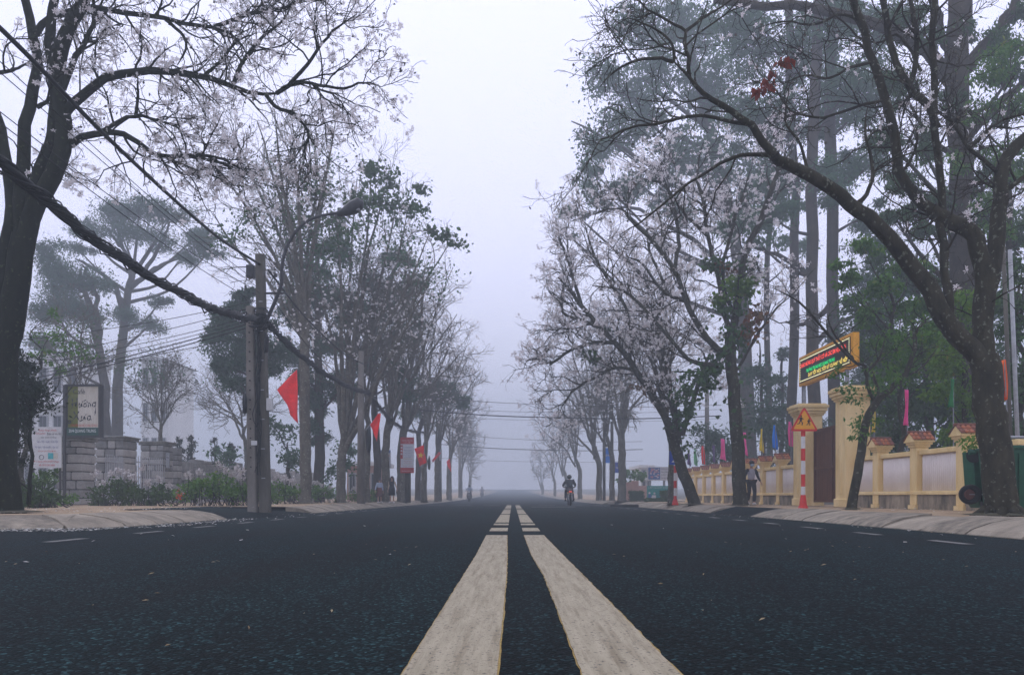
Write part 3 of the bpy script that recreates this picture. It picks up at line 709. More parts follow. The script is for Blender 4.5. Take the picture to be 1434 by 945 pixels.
for pts in [[(101, 558), (102, 565), (100.5, 572)], [(108, 557), (107, 564), (107, 571)], [(99.5, 566), (104, 564.5), (109, 563)],
            [(111, 564), (110.6, 569), (112.5, 570), (114.3, 564.5), (114.5, 569.5)], [(115, 563), (116.3, 561.5)], [(119, 564), (117, 567.5), (119, 570), (121, 567), (119.4, 564)], [(117.5, 561.5), (119.2, 560), (121, 561.6)], [(121.5, 563.6), (122.8, 562)],
            [(123.5, 570), (124, 565), (126, 564.5), (127, 569.5)], [(133, 563.5), (129.5, 564.6), (130, 569), (133, 568), (133.4, 562.5), (133.4, 575), (132.6, 582)],
            [(103, 576), (107, 582), (111, 588.5), (115, 589)], [(110.5, 575.5), (107, 581.5), (101, 589.5)], [(114.5, 582), (114, 587), (116, 588), (118.5, 582.5), (119, 587.5)], [(119.4, 581), (120.8, 579.8)],
            [(126, 582), (122.6, 583.5), (123, 588), (126, 586.5), (126.4, 582), (127.5, 588)]]: stroke(pts, 1.1, cs, M['ink'])
MB().torus(P(97, 590.5, D)+np.array([0, .002, 0]), (0, 1, 0), 2*s, .8*s, 16, 6).obj('ring_emblem', M['ink'], cs)
tx_('CHUYÊN NGHỀ CUNG DÙNG', 117.5, 594.5, 37, 5.2, M['ink_red'], cs); tx_('20/4 QUANG TRUNG', 115.5, 603.5, 38, 5.2, M['ink_white'], cs, dy=-.012)
MB().tube([P(90.5, 706.6, D-.02), P(90.5, 539, D-.02)], .055, 8).obj('post', M['iron'], cs)
# egg dealer notice
ns = thing('notice_board', 'small white dealer notice with red and blue print left of the cafe sign', 'sign', tuple(P(66, 706, D)))
M['notice'] = mat('white notice face', (.56, .56, .55), .7, .1, 3)
panel(44, 597.5, 86, 655, 'board', M['notice'], ns, .03, .04)
for st, px, py, w, h, m in [('Nhà Phân Phối', 67, 602, 24, 3.6, 'ink_red'), ('Chuyên:', 57, 607, 14, 3.4, 'ink_red'), ('Bán sỉ và lẻ', 75.5, 607, 19, 3.6, 'ink'), ('các loại trứng', 68, 612.3, 22, 3.4, 'ink'),
                            ('Gà - Vịt - Cút - Cút lộn', 66.5, 618.3, 29, 4.4, 'ink_blue'), ('Vịt lộn - Vịt muối - Gà ta...', 65.5, 625.8, 34, 4.2, 'ink_blue'), ('SỐ 04 HẢI THƯỢNG', 66, 631.3, 25, 3.2, 'ink_red'),
                            ('ĐT: 0263.3700.202077 (Nga)', 65, 646.3, 35, 3.2, 'ink_red'), ('HP: 0918 290 6868', 65.5, 651, 22, 3, 'ink_red')]: tx_(st, px, py, w, h, M[m], ns)
M['teal'] = mat('teal print', (.05, .32, .34), .6, .2, 5)
panel(67, 634, 74.5, 642.5, 'picture', M['teal'], ns, .006, .004); panel(74.6, 634, 81, 642.5, 'picture', M['sign_cream'], ns, .006, .004)
MB().torus(P(58, 640, D)+np.array([0, .004, 0]), (0, 1, 0), 3.2*s, .35*s, 16, 4).obj('picture', M['ink'], ns)
for px in (47, 84): MB().tube([P(px, 706.6, D+.07), P(px, 600, D+.07)], .03, 6).obj('post', M['iron'], ns)

# ================================================================== poles, lamp, cables
M['conc'] = mat('weathered pole concrete', (.055, .052, .040), .9, scale=3, col2=(.13, .12, .095), bump=.4, bscale=40, detail=8, streak=(1, 1, .3))
M['conc_pale'] = mat('pale pole concrete', (.12, .11, .09), .9, scale=3, col2=(.23, .21, .18), bump=.4, bscale=40, detail=8, streak=(1, 1, .3))
M['cable'] = mat('black cable sheath', (.010, .012, .013), .55, .3, 20); M['hole'] = mat('painted black hole shade', (.012, .012, .012), .9, .1, 5)
PX, PD = -6.80, 21.5
def zp(py, D): return EYE+(HY-py)/F*D
up = thing('utility_pole', 'taller dark square concrete utility pole carrying the street lamp and cable knot', 'utility pole', (PX, PD, .1))
b = MB(); b.box((0, 0, 0), (.27, .27, zp(358, PD)), taper=.82, bev=.02); b.v = [(x+PX-.04-.020*z, y+PD, z+zp(358, PD)/2+.03) for x, y, z in b.v]; b.obj('shaft', M['conc'], up)
for k in range(7): MB().box((PX+.02-.1*k/8, PD-.14, 1.0+k*.8), (.10, .02, .02)).obj('step_band', M['fence'], up)
MB().box((PX-.36, PD-.02, zp(381, PD)), (.20, .22, .34), bev=.01).obj('junction_box', M['iron'], up)
MB().box((PX+.19, PD-.12, zp(567, PD)), (.16, .14, .34), bev=.01).obj('meter_box', M['notice'], up)
MB().box((PX+.12, PD-.02, zp(411, PD)), (.85, .05, .05)).obj('crossarm', M['iron'], up)
for dx in (-.35, .1, .42): MB().tube([(PX-.1+dx, PD-.05, zp(388, PD)), (PX-.1+dx, PD-.05, zp(383, PD))], [.05, .03], 8).obj('insulator', M['iron'], up)
up2 = thing('utility_pole', 'shorter pale concrete pole with a row of bolt holes, left of the lamp pole', 'utility pole', (PX-.38, PD-.1, .1))
b = MB(); b.box((0, 0, 0), (.24, .24, zp(432, PD)), taper=.85, bev=.02); b.v = [(x+PX-.31-.012*z, y+PD-.1, z+zp(432, PD)/2+.03) for x, y, z in b.v]; b.obj('shaft', M['conc_pale'], up2)
for k in range(16): MB().tube([(PX-.31-.012*(k*.26-1.3), PD-.235, 1.3+k*.26), (PX-.31-.012*(k*.26-1.3), PD-.19, 1.3+k*.26)], .022, 6).obj('bolt_hole_shade', M['hole'], up2)  # black plugs put the shade inside the holes into colour
MB().box((PX-.2, PD-.235, 1.95), (.16, .01, .12)).obj('notice_sticker', M['notice'], up2)
sl_ = thing('street_lamp', 'curved arm street lamp reaching over the road from the utility pole', 'street lamp', tuple(P(378, 440, PD)))
arm = spline([P(x, y, PD) for x, y in ((372, 452), (384, 425), (394, 398), (395, 372), (402, 345), (418, 320), (440, 305), (468, 299), (478, 297))], 26)
MB().tube(arm, list(np.linspace(.055, .038, 26)), 8).obj('arm', M['iron'], sl_, smooth=True)
b = MB(); q = [P(x, y, PD) for x, y in ((472, 300), (482, 297), (494, 291), (504, 285), (509, 284))]; b.tube(q, [.07, .12, .19, .17, .05], 10); b.obj('lamp_head', M['iron'], sl_, smooth=True)
MB().box(tuple(P(496, 294, PD)-np.array([0, 0, .02])), (.34, .22, .05), bev=.015).obj('lens', M['fence'], sl_)

def cable(name, label, pts, r, group, n=24, wob=0., seed=0, sides=6, strands=0):
    """pts in metres; extra strands wind loosely about the run"""
    q = spline(pts, n); rs = np.random.default_rng(seed)
    t = thing(name, label, 'cable', tuple(q[0]), 0, group); parts = []
    b = q+rs.normal(0, wob, q.shape)*[[1, 0, 1]]; R = np.full((1, n), r)
    parts.append(tubes(b[None], R, sides))
    for k in range(strands):
        ph = rs.uniform(0, 6.28); fr = rs.uniform(.35, .8); rad = r*rs.uniform(.7, 2.3); nn = n*2; qq = spline(pts, nn); i = np.arange(nn)
        qq = qq+np.stack([rad*np.cos(ph+fr*i), 0*i, rad*np.sin(ph+fr*i)-np.abs(rs.normal(0, r*.9, nn))*(rs.random(nn) < .12)], 1)
        parts.append(tubes(qq[None], np.full((1, nn), rs.uniform(.008, .018)), 4))
    V, Q = merge(parts); link('strands' if strands else 'wire', npmesh(name, V, Q, True), M['cable'], t); return t
def run(xs): return [P(x, y, (PX*F/(x-CX)) if D_ is None else D_) for x, y, D_ in xs]
g1 = 'overhead cables along the left kerb'
cable('cable_bundle', 'thick black bundle of cables sagging from the upper left edge to the utility pole', [(-6.9, 7.2, 5.05), (-6.9, 10.5, 5.0), (-6.9, 13.4, 4.72), (-6.88, 17, 4.75), (-6.85, 19.5, 5.0), (-6.85, 21.4, 5.33)], .045, g1, 46, .012, 1, 8, 22)
cable('cable_bundle', 'thick cable bundle sagging from the utility pole past the red flag to the next pole', [(-6.8, 21.5, 5.35), (-6.6, 23.5, 4.95), (-6.4, 27, 4.7), (-6.3, 31, 4.78), (-6.25, 34, 5.02)], .05, g1, 40, .012, 2, 8, 18)
cable('cable_bundle', 'cable bundle hanging from the second pole down to the third pole beside the banner', [(-6.25, 34, 5.02), (-6.3, 40, 4.5), (-6.5, 48, 4.6), (-6.6, 61, 5.4)], .08, g1, 30, .01, 3, 6, 6)
cable('cable', 'single thick cable running highest, from the top left corner to the pole top', [(-6.9, 7, 6.72), (-6.9, 10.5, 6.8), (-6.9, 13.5, 6.60), (-6.9, 18, 6.55), (-6.9, 21.4, 6.82)], .036, g1)
cable('cable', 'single cable dropping from the pole top past the lamp arm toward the second pole', [(-6.7, 21.5, 6.7), (-6.6, 25, 6.2), (-6.5, 30, 6.0), (-6.4, 34, 6.2)], .026, g1)
cable('cable', 'thin tight cable from the crossarm down to the sagging bundle right of the pole', [(-6.6, 21.5, 5.95), (-6.5, 24.2, 5.35), (-6.4, 28, 5.0), (-6.3, 33, 5.1)], .014, g1)
for k, (za, zb, dx, l) in enumerate([(6.35, 6.3, 0, 'upper thin wire between the thick bundle and the top cable on the left'), (6.1, 6.15, .12, 'second thin wire below the top cable on the left'), (5.75, 6.05, -.1, 'third thin wire, sloping down just above the thick bundle'), (5.45, 5.7, .1, 'lowest thin wire lying close over the thick bundle')]):
    cable('wire', l, [(-6.9+dx, 7, za+.1), (-6.9+dx, 10.5, za), (-6.9+dx, 16, (za+zb)/2-.15), (-6.9, 21.4, zb)], .009, g1, sides=4)
for k, (z1_, z2_, l) in enumerate([(5.9, 4.9, 'topmost wire crossing from the lamp pole to the far left'), (5.75, 4.35, 'second wire from the lamp pole toward the far left'), (5.5, 4.15, 'third wire from the lamp pole toward the far left'), (5.42, 3.95, 'fourth wire from the lamp pole toward the far left'),
                                   (5.35, 3.75, 'thicker lower wire from the lamp pole toward the far left'), (5.25, 3.62, 'lowest thick wire from the lamp pole toward the far left'), (5.0, 3.9, 'slack thin wire under the others left of the lamp pole')]):
    cable('wire', l, [(PX, PD, z1_), (-10, 22, (z1_*.62+z2_*.38)-.12), (-14, 22.6, z2_+.12), (-17.5, 23, z2_)], .015 if k in (4, 5) else .009, 'wires running left from the lamp pole', sides=4)
# knot of cables at the pole and hanging coils
kn = thing('cable_knot', 'tangled knot of black cables and clamps wrapped round the utility pole', 'cable tangle', (PX-.1, PD-.2, 5.2)); rs = np.random.default_rng(9); prt = []
for k in range(26):
    c = np.array([PX-.1+rs.normal(0, .16), PD-.22, zp(452, PD)+rs.normal(0, .12)]); a = np.linspace(0, rs.uniform(3, 7), 14); r_ = rs.uniform(.08, .34)
    prt.append(tubes((c+np.stack([np.cos(a)*r_, np.sin(a*.7)*.12, np.sin(a)*r_*.6], 1))[None], np.full((1, 14), rs.uniform(.008, .02)), 4))
for k in range(9):
    x0 = PX-.18+rs.uniform(0, .16); pts = [(x0+rs.normal(0, .04), PD-.2+rs.normal(0, .03), z) for z in np.linspace(zp(450, PD), rs.uniform(.9, 2.2), 9)]
    prt.append(tubes(spline(pts, 24)[None], np.full((1, 24), .011), 4))
V, Q = merge(prt); link('loops', npmesh('loops', V, Q, True), M['cable'], kn)
def coil(c, R, label, tilt=0, n=7, flat=.55):
    t = thing('cable_coil', label, 'cable coil', tuple(c), 0, 'cable coils hung on poles'); b = MB()
    for k in range(n): b.torus((c[0]+random.uniform(-.03, .03), c[1]-.02*k, c[2]+random.uniform(-.05, .05)), (1, flat+random.uniform(-.12, .12), random.uniform(-.1, .1)), R*random.uniform(.55, 1.1), .02, 20, 4)
    me = b.mesh('coil'); [setattr(v, 'co', Vector((v.co.x*1 if True else 0, v.co.y, c[2]+(v.co.z-c[2])*1.5))) for v in me.vertices]; link('loops', me, M['cable'], t)
coil((PX+.17, PD-.25, zp(485, PD)), .13, 'narrow cable coil hanging just right of the utility pole under the knot', flat=.4, n=10)
coil((PX-.42, PD-.25, zp(566, PD)), .16, 'cable coil hung on the left side of the pale pole', flat=.4, n=9)
# further left side poles
def round_pole(px, D, top, r, label, kind='utility pole', m='conc_pale'):
    x = (px-CX)/F*D; t = thing('utility_pole', label, kind, (x, D, PZ+gz(D)))
    MB().tube([(x, D, PZ+gz(D)-.1), (x, D, zp(top, D))], [r*1.15, r*.8], 12).obj('shaft', M[m], t, smooth=True); return t, x
t, x = round_pole(505.5, 34.2, 492, .155, 'round concrete pole right of the two stemmed tree on the left pavement')
coil((-6.2, 34, zp(615, 34.2)), .36, 'large black cable coil hanging on the second left pole beside the small flag', n=16, flat=.3)
t, x = round_pole(615.5, 62, 560, .16, 'faint concrete pole with a grey box farther along the left pavement')
MB().box((x+.0, 61.7, zp(637, 62)), (.42, .3, .9), bev=.02).obj('control_box', M['fence'], t)
coil((-5.95+.0, 56, zp(648, 56)), .34, 'dark cable coil hung between the starred flag and the small tilted flag', n=14, flat=.3)
round_pole(644, 95, 590, .18, 'last faint concrete pole on the left side in the fog')
# wires crossing the road
for ya, yb_, D_, r_, l in [(553, 567, 52, .016, 'highest thin wire crossing the road in the fog'), (573, 582, 52, .034, 'thick cable crossing the road above the motorcyclist'), (568, 573, 56, .012, 'thin wire just above the thick crossing cable'),
                           (579, 586, 58, .010, 'faint wire just below the thick crossing cable'), (606, 618, 88, .020, 'faint wire crossing the road in deeper fog, upper one'), (622, 629, 88, .040, 'thicker distant cable crossing the road, below the faint wire'), (641, 645, 112, .022, 'lowest faint wire crossing the road far away')]:
    a = P(575 if D_ < 80 else 618, ya, D_); b_ = P(1010 if D_ < 80 else 900, yb_, D_); mid = (a+b_)/2-np.array([0, 0, .35])
    cable('wire', l, [a, (a*.5+mid*.5)-np.array([0, 0, .12]), mid, (b_*.5+mid*.5)-np.array([0, 0, .12]), b_], r_, 'wires crossing the road', sides=4)
t, x = round_pole(990, 52, 500, .15, 'slim grey pole behind the wall right of the ivy tree')
# two slim poles and orange flag at the right edge
for px, D_, top, r_, l in [(1411, 16.4, 330, .042, 'slim dark steel pole at the right edge behind the big tree'), (1421, 16.6, 350, .042, 'slim pale steel pole at the far right edge beside the dark one')]:
    x = (px-CX)/F*D_; t = thing('steel_pole', l, 'pole', (x, D_, PZ)); MB().tube([(x+.12, D_, PZ), (x-.1, D_, zp(top, D_))], r_, 8).obj('shaft', M['conc' if px < 1415 else 'fence'], t, smooth=True)
t = thing('flag', 'orange flag hanging between the big tree and the slim steel poles', 'flag', tuple(P(1407, 500, 16.2))); MB().tube([P(1406, 500, 16.25), P(1412, 610, 16.25)], .012, 6).obj('flag_pole', M['steel'], t)
cloth([(1404, 504), (1411, 503), (1412, 560), (1402, 563)], 16.2, .15, 'flag_cloth', M['f_orange'], t, seed=21)

# ================================================================== left flags and banner
def flag(label, poly, D, pole, seed, fold=.12, star=None, m='f_red'):
    t = thing('flag', label, 'flag', tuple(P(*pole[0], D)), 0, 'red flags on the trees and poles of the left pavement')
    MB().tube([P(*pole[0], D+.04), P(*pole[1], D+.04)], .018, 6).obj('flag_pole', M['steel'], t)
    cloth(poly, D, fold, 'flag_cloth', M[m], t, 9, 14, seed, fold*.5)
    if star:
        c = P(*star[:2], D)+np.array([0, -.16, 0]); R_ = star[2]/F*D
        pts = [(c[0]+R_*(1 if i % 2 == 0 else .4)*math.sin(i*math.pi/5+.15), c[1], c[2]+R_*(1 if i % 2 == 0 else .4)*math.cos(i*math.pi/5+.15)) for i in range(10)]
        MB().prism(pts, (0, .01, 0)).obj('star', M['star'], t)
flag('large plain red flag draped down from the tree beside the utility pole', [(415, 518), (416, 518), (417, 590), (387.5, 546)], 31.5, ((388, 546), (418, 515)), 3)
t_ = [o for o in S.objects if o.name.startswith('flag') and o.get('label', '').startswith('large plain')][0]
cloth([(400, 560), (416.5, 560), (416, 592), (406, 581)], 31.4, .15, 'flag_fold', M['f_red'], t_, 6, 8, 5, .05)
flag('small red flag on a short pole beside the cable coil, with a hanging tip', [(531, 578), (533, 579), (528, 618), (518, 594)], 33, ((512, 602), (533, 577)), 4)
flag('red flag with a yellow star spread flat beside the red and white banner', [(580, 628), (593, 623), (597, 647), (588, 653)], 44, ((592, 655), (595, 622)), 6, .1, (589.5, 637.5, 4.6))
flag('small faded red flag tilted upward, right of the starred flag', [(604, 645), (615, 632), (617, 634), (607, 647)], 57, ((604, 649), (617, 631)), 7)
flag('faintest red flag deep in the fog beside the grey box pole', [(625, 646), (630, 642), (632, 661), (628, 655)], 66, ((632, 662), (632, 641)), 8)
D = 38; s = D/F
bn = thing('banner', 'tall red and white printed banner board on a post beyond the walking women', 'banner', tuple(P(570, 704, D)))
M['b_red'] = mat('faded banner red', (.40, .05, .05), .7, .15, 3); M['b_white'] = mat('banner white', (.52, .53, .56), .7, .06, 3); M['b_gold'] = mat('gold print', (.45, .33, .12), .7, .1, 3)
panel(560.5, 612, 579.5, 662, 'board', M['b_red'], bn, .05, .05); panel(561, 621.5, 579.6, 654.5, 'white_field', M['b_white'], bn, .018, .01)
for k, y in enumerate((626.5, 631, 635.5)): MB().tube([P(562.3, y, D), P(562.3, y, D)+np.array([0, .012, 0])], 1.3*s, 10).obj('bullet', M['b_white'], bn)
panel(561, 623, 564, 642, 'red_strip', M['b_red'], bn, .01, .006)
tx_('CHÀO MỪNG', 570, 616.4, 15, 2, M['b_white'], bn, dy=.01); tx_('NĂM MỚI', 570, 619.4, 9, 1.6, M['b_white'], bn, dy=.01)
for k, (y, w, m) in enumerate([(626, 13, 'ink_blue'), (629.8, 12, 'ink_blue'), (632, 10, 'ink_blue'), (634.6, 10, 'ink_blue'), (637, 12, 'ink_blue'), (639.4, 9, 'ink_blue'), (645.6, 11, 'ink_red'), (647.8, 12, 'ink_red'), (650, 13, 'b_gold'), (652.2, 15, 'ink_red')]):
    tx_(['Đoàn kết nhân dân', 'Giữ gìn vệ sinh', 'môi trường', 'Xây dựng', 'khu phố văn hóa', 'văn minh'][k % 6], 571.3, y, w, 1.1, M[m], bn, dy=.008)
tx_('QUANG VINH', 571, 642.4, 13, 2, M['b_gold'], bn, dy=.008); tx_('MỪNG ĐẢNG MỪNG XUÂN', 570, 659, 15, 1.8, M['b_white'], bn, dy=.02)
x = P(570, 700, D)[0]; MB().tube([(x, D+.29, PZ), (x, D+.29, zp(613, D))], .15, 8).obj('post', M['conc'], bn, smooth=True)

# ================================================================== right: road signs, far junction
M['sg_red'] = mat('red sign paint', (.60, .03, .025), .5, .12, 8); M['sg_white'] = mat('white sign paint', (.66, .64, .62), .5, .08, 8)
M['sg_yellow'] = mat('yellow orange sign face', (.80, .36, .03), .5, .06, 8); M['sg_blue'] = mat('blue sign face', (.015, .07, .42), .5, .1, 8)
D = 19.5; x = P(1124.7, 0, D)[0]
ws = thing('warning_sign', 'children crossing triangle warning sign on a red and white striped post', 'road sign', (x, D, PZ))
for k, (ya, yb_) in enumerate([(702, 681), (681, 664), (664, 645), (645, 628), (628, 611), (611, 595)]):
    MB().tube([(x, D, zp(ya, D)), (x, D, zp(yb_, D))], .052, 12, True).obj('post_band', M['sg_red' if k % 2 == 1 else 'sg_white'], ws, smooth=False)
MB().tube([(x, D, PZ-.02), (x, D, PZ+.06), (x, D, PZ+.07), (x, D, PZ+.34)], [.13, .11, .095, .06], 12).obj('base', M['sg_red'], ws)
def tri(cx, cz, w, h, y, m, name, par, r=.12, th=.012, down=False):
    P3 = [(-w/2, -h/2), (w/2, -h/2), (0, h/2)]; pts = []
    if down: P3 = [(a, -b) for a, b in P3][::-1]
    for i in range(3):
        p, q, s_ = np.array(P3[i]), np.array(P3[i-1]), np.array(P3[(i+1) % 3]); a = p+(q-p)/np.linalg.norm(q-p)*w*r; b = p+(s_-p)/np.linalg.norm(s_-p)*w*r
        for u in (0, .5, 1): z = a*(1-u)**2+2*p*u*(1-u)+b*u*u; pts.append((cx+z[0], y, cz+z[1]))
    MB().prism(pts, (0, th, 0)).obj(name, m, par)
cz = zp(586.5, D); tri(x, cz, .70, .62, D-.08, M['sg_red'], 'triangle_border', ws); tri(x, cz-.02, .54, .475, D-.087, M['sg_yellow'], 'triangle_face', ws, .05)
def pict(cx, cz, k, par):   # a running child pictogram, flat print
    yy = D-.092; b = MB(); q = lambda pts: b.prism([(cx+a*k, yy, cz+c*k) for a, c in pts], (0, .003, 0))
    b.ball((cx+.01*k, yy, cz+.40*k), (.07*k, .003, .07*k), 10, 6)
    q([(-.07, .32), (.09, .30), (.07, .02), (-.09, .02)]); q([(-.09, .05), (0, .05), (.16, -.14), (.12, -.34), (.05, -.33), (.07, -.14)])
    q([(-.02, .05), (-.10, .05), (-.16, -.16), (-.32, -.22), (-.31, -.28), (-.10, -.22)]); q([(.07, .29), (.22, .16), (.19, .11), (.05, .20)]); q([(-.07, .30), (-.24, .14), (-.20, .10), (-.05, .20)])
    b.obj('child_pictogram', M['ink'], par)
pict(x-.085, cz-.06, .30, ws); pict(x+.11, cz-.10, .22, ws)
D = 30; x = P(945.5, 0, D)[0]
bs = thing('crossing_sign', 'blue square sign under an upturned triangle on a red white post behind the leaning tree', 'road sign', (x, D, PZ))
for k, (ya, yb_) in enumerate([(705, 694), (694, 683), (683, 673), (673, 662), (662, 652), (652, 612)]): MB().tube([(x, D, zp(ya, D)), (x, D, zp(yb_, D))], .055, 10).obj('post_band', M['sg_red' if k % 2 == 0 else 'sg_white'], bs)
MB().tube([(x, D, PZ-.02), (x, D, PZ+.2)], [.13, .07], 10).obj('base', M['sg_red'], bs)
MB().box((P(946.5, 0, D)[0], D-.07, zp(641, D)), (.52, .02, .52)).obj('blue_panel', M['sg_blue'], bs)
b = MB(); cx_, cz_ = P(947, 0, D)[0], zp(645, D)
b.prism([(cx_-.2, D-.085, cz_-.06), (cx_+.2, D-.085, cz_-.06), (cx_+.15, D-.085, cz_+.06), (cx_-.03, D-.085, cz_+.09), (cx_-.12, D-.085, cz_+.02)], (0, .003, 0)); b.obj('bed_pictogram', M['sg_white'], bs)
tri(x, zp(620, D), .46, .46, D-.08, M['sg_red'], 'triangle_border', bs, down=True); tri(x, zp(619.6, D), .34, .33, D-.088, M['sg_white'], 'triangle_face', bs, .05, down=True)
# pink garden wall, hedges, teal board, billboard, pale building and pole signs at the junction
M['pink'] = mat('pink wall paint', (.50, .30, .24), .8, .1, 1.5); M['build'] = mat('pale render', (.82, .81, .80), .85, .08, .6); M['glass'] = mat('dark window glass', (.05, .06, .07), .25, .3, 1)
M['winfr'] = mat('window frame', (.42, .42, .42), .6, .1, 5); M['hedge'] = mat('hedge twig core', (.012, .02, .008), .9, .3, 5)
t = thing('garden_wall', 'pink garden wall at the far right junction beside the bare trees', 'wall', tuple(P(890, 703, 54)))
for a_, b_, tp in ((874.5, 884, 675), (884.2, 894, 673), (894, 909, 680)):
    p0 = P(a_, tp, 54.5); p1 = P(b_, 703, 54.5); MB().box(((p0[0]+p1[0])/2, 54.5, (p0[2]+PZ)/2), (p1[0]-p0[0], .3, p0[2]-PZ), bev=.02).obj('wall_section', M['pink'], t)
def hedge(px0, px1, ptop, D, label, dep=1.0):
    a = P(px0, ptop, D); b_ = P(px1, ptop, D); t = thing('hedge', label, 'hedge', ((a[0]+b_[0])/2, D, PZ), 0, 'clipped hedges at the junction')
    MB().box(((a[0]+b_[0])/2, D+dep/2, (a[2]+PZ)/2), (b_[0]-a[0]-.12, dep-.12, a[2]-PZ-.1)).obj('stems', M['hedge'], t)
    n = 2600; C = np.stack([rng.uniform(a[0], b_[0], n), rng.uniform(D, D+dep, n), rng.uniform(PZ+.02, a[2], n)], 1)
    f = rng.integers(0, 3, n); C[f == 0, 1] = D+rng.normal(0, .03, (f == 0).sum()); C[f == 1, 2] = a[2]+rng.normal(0, .03, (f == 1).sum())
    tpart(t, 'leaves', [leaves(C, .10)], M['leaf_dark'], False, True)
hedge(883, 902, 689, 52.5, 'clipped hedge block in front of the pink garden wall'); hedge(928, 940, 689, 44.6, 'small clipped hedge partly covering the teal board')
hedge(905, 929, 699.5, 44.6, 'low clipped hedge strip under the teal board', .6)
D = 45.5; s = D/F
tb = thing('teal_board', 'teal advertising board with two cartoon like figures and text behind the low hedge', 'sign board', tuple(P(920, 705, D)))
M['tealb'] = mat('teal board face', (.03, .26, .23), .6, .08, 3); M['skinp'] = mat('pale print', (.62, .58, .58), .7, .1, 4); M['print_blue'] = mat('blue print', (.07, .14, .34), .7, .1, 4); M['print_pink'] = mat('pink print', (.52, .22, .24), .7, .1, 4)
panel(906.5, 680, 937, 698.5, 'board', M['tealb'], tb, .04, .06); tx_('LẬP NHÓM TRẺ', 921.5, 682.6, 27, 2.6, M['sg_white'], tb); tx_('MẦM NON', 930, 688.5, 10, 2.6, M['print_pink'], tb); tx_('TƯ THỤC', 928.5, 693.6, 10, 2.6, M['print_pink'], tb)
b = MB()
for px, py in ((909.5, 690), (916.5, 690.5)): b.ball(P(px, py, D), (1.5*s, .012, 1.4*s))
b.prism([P(911, 698, D), P(919, 698, D), P(918.5, 693, D), P(913.5, 693, D)], (0, .006, 0)); b.obj('printed_figures', M['skinp'], tb)
MB().prism([P(907.5, 697.9, D-.004), P(912, 697.9, D-.004), P(911.5, 692, D-.004), P(908, 691.5, D-.004)], (0, .006, 0)).obj('printed_coat', M['print_blue'], tb)
for px in (907, 936): MB().box((P(px, 0, D)[0], D+.1, (PZ+zp(680, D))/2), (.08, .08, zp(680, D)-PZ)).obj('leg', M['steel'], tb)
D = 57; s = D/F
bb = thing('billboard', 'wide printed billboard with a colourful picture and grey text above the teal board', 'billboard', tuple(P(925, 705, D)))
panel(907, 653.5, 950, 672.5, 'board', M['skinp'], bb, .1, .16); panel(908, 654.5, 924.5, 671, 'picture', M['print_blue'], bb, .01, .01)
b = MB()
for k in range(16): c = P(random.uniform(909.5, 923), random.uniform(656, 669), D); b.ball(c, (random.uniform(.8, 2)*s, .006, random.uniform(.6, 1.5)*s), 8, 4)
b.obj('picture_shapes', M['print_pink'], bb)
b = MB()
for k in range(12): c = P(random.uniform(909.5, 923), random.uniform(656, 669), D); b.ball(c, (random.uniform(.6, 1.6)*s, .009, random.uniform(.5, 1.2)*s), 8, 4)
b.obj('picture_shapes', M['skinp'], bb)
for st, y in (('DỊCH VỤ', 656.8), ('NHÀ HÀNG', 660.6), ('KHÁCH SẠN', 664.6), ('VÀ SÂN VƯỜN', 668.8)): tx_(st, 932, y, 12, 2.4, M['iron'], bb)
for px in (910, 930, 947): MB().tube([P(px, 705, D+.25)*[1, 1, 0]+[0, 0, PZ], P(px, 655, D+.25)], .09, 8).obj('leg', M['steel'], bb)

def building(name, label, px0, px1, ptop, D, dep, storeys, cols, wall='build', roof=None, balcony=False):
    a = P(px0, ptop, D); b_ = P(px1, ptop, D); z0 = .15+gz(D); h = a[2]-z0; w = b_[0]-a[0]; xc = (a[0]+b_[0])/2
    t = thing(name, label, 'building', (xc, D, z0))
    MB().box((xc, D+dep/2, z0+h/2), (w, dep, h)).obj('wall', M[wall], t)
    if roof == 'gable':
        MB().prism([(a[0]-.4, D-.4, a[2]+.003), (b_[0]+.4, D-.4, a[2]+.003), (xc, D-.4, a[2]+w*.16)], (0, dep+.8, 0)).obj('roof', M['winfr'], t)
    else: MB().box((xc, D+dep/2, a[2]+.12), (w+.5, dep+.5, .24)).obj('roof', M['build'], t)
    fh = h/storeys
    for i in range(storeys):
        for c in range(cols):
            wx = a[0]+w*(c+.5)/cols; wz = z0+fh*(i+.52); ww = w/cols*.5; wh = fh*.5
            f_ = MB().box((wx, D-.03, wz), (ww+.16, .10, wh+.16)).obj('window', M['winfr'], t)
            MB().box((wx-ww/4, D-.09, wz), (ww/2-.04, .04, wh)).obj('pane', M['glass'], f_); MB().box((wx+ww/4, D-.09, wz), (ww/2-.04, .04, wh)).obj('pane', M['glass'], f_)
        if i and balcony: MB().box((xc, D-.35, z0+fh*i), (w+.3, .9, .14)).obj('ledge', M[wall], t)
    return t
building('house', 'pale flat roofed building behind the pink wall at the right junction', 898, 912, 655, 66, 5, 3, 2, balcony=True)
building('house', 'long pale building behind the trees on the far left with grey windows', -10, 112, 500, 52, 4, 3, 6, balcony=True)
building('house', 'white house with a shallow gable roof beyond the stone pillars in the fog', 198, 235, 505, 74, 6, 4, 3, roof='gable')
building('house', 'low cream house with a wide doorway seen between the left trees by the walking women', 486, 532, 652, 50, 4, 1, 3, 'pink')
D = 58; s = D/F
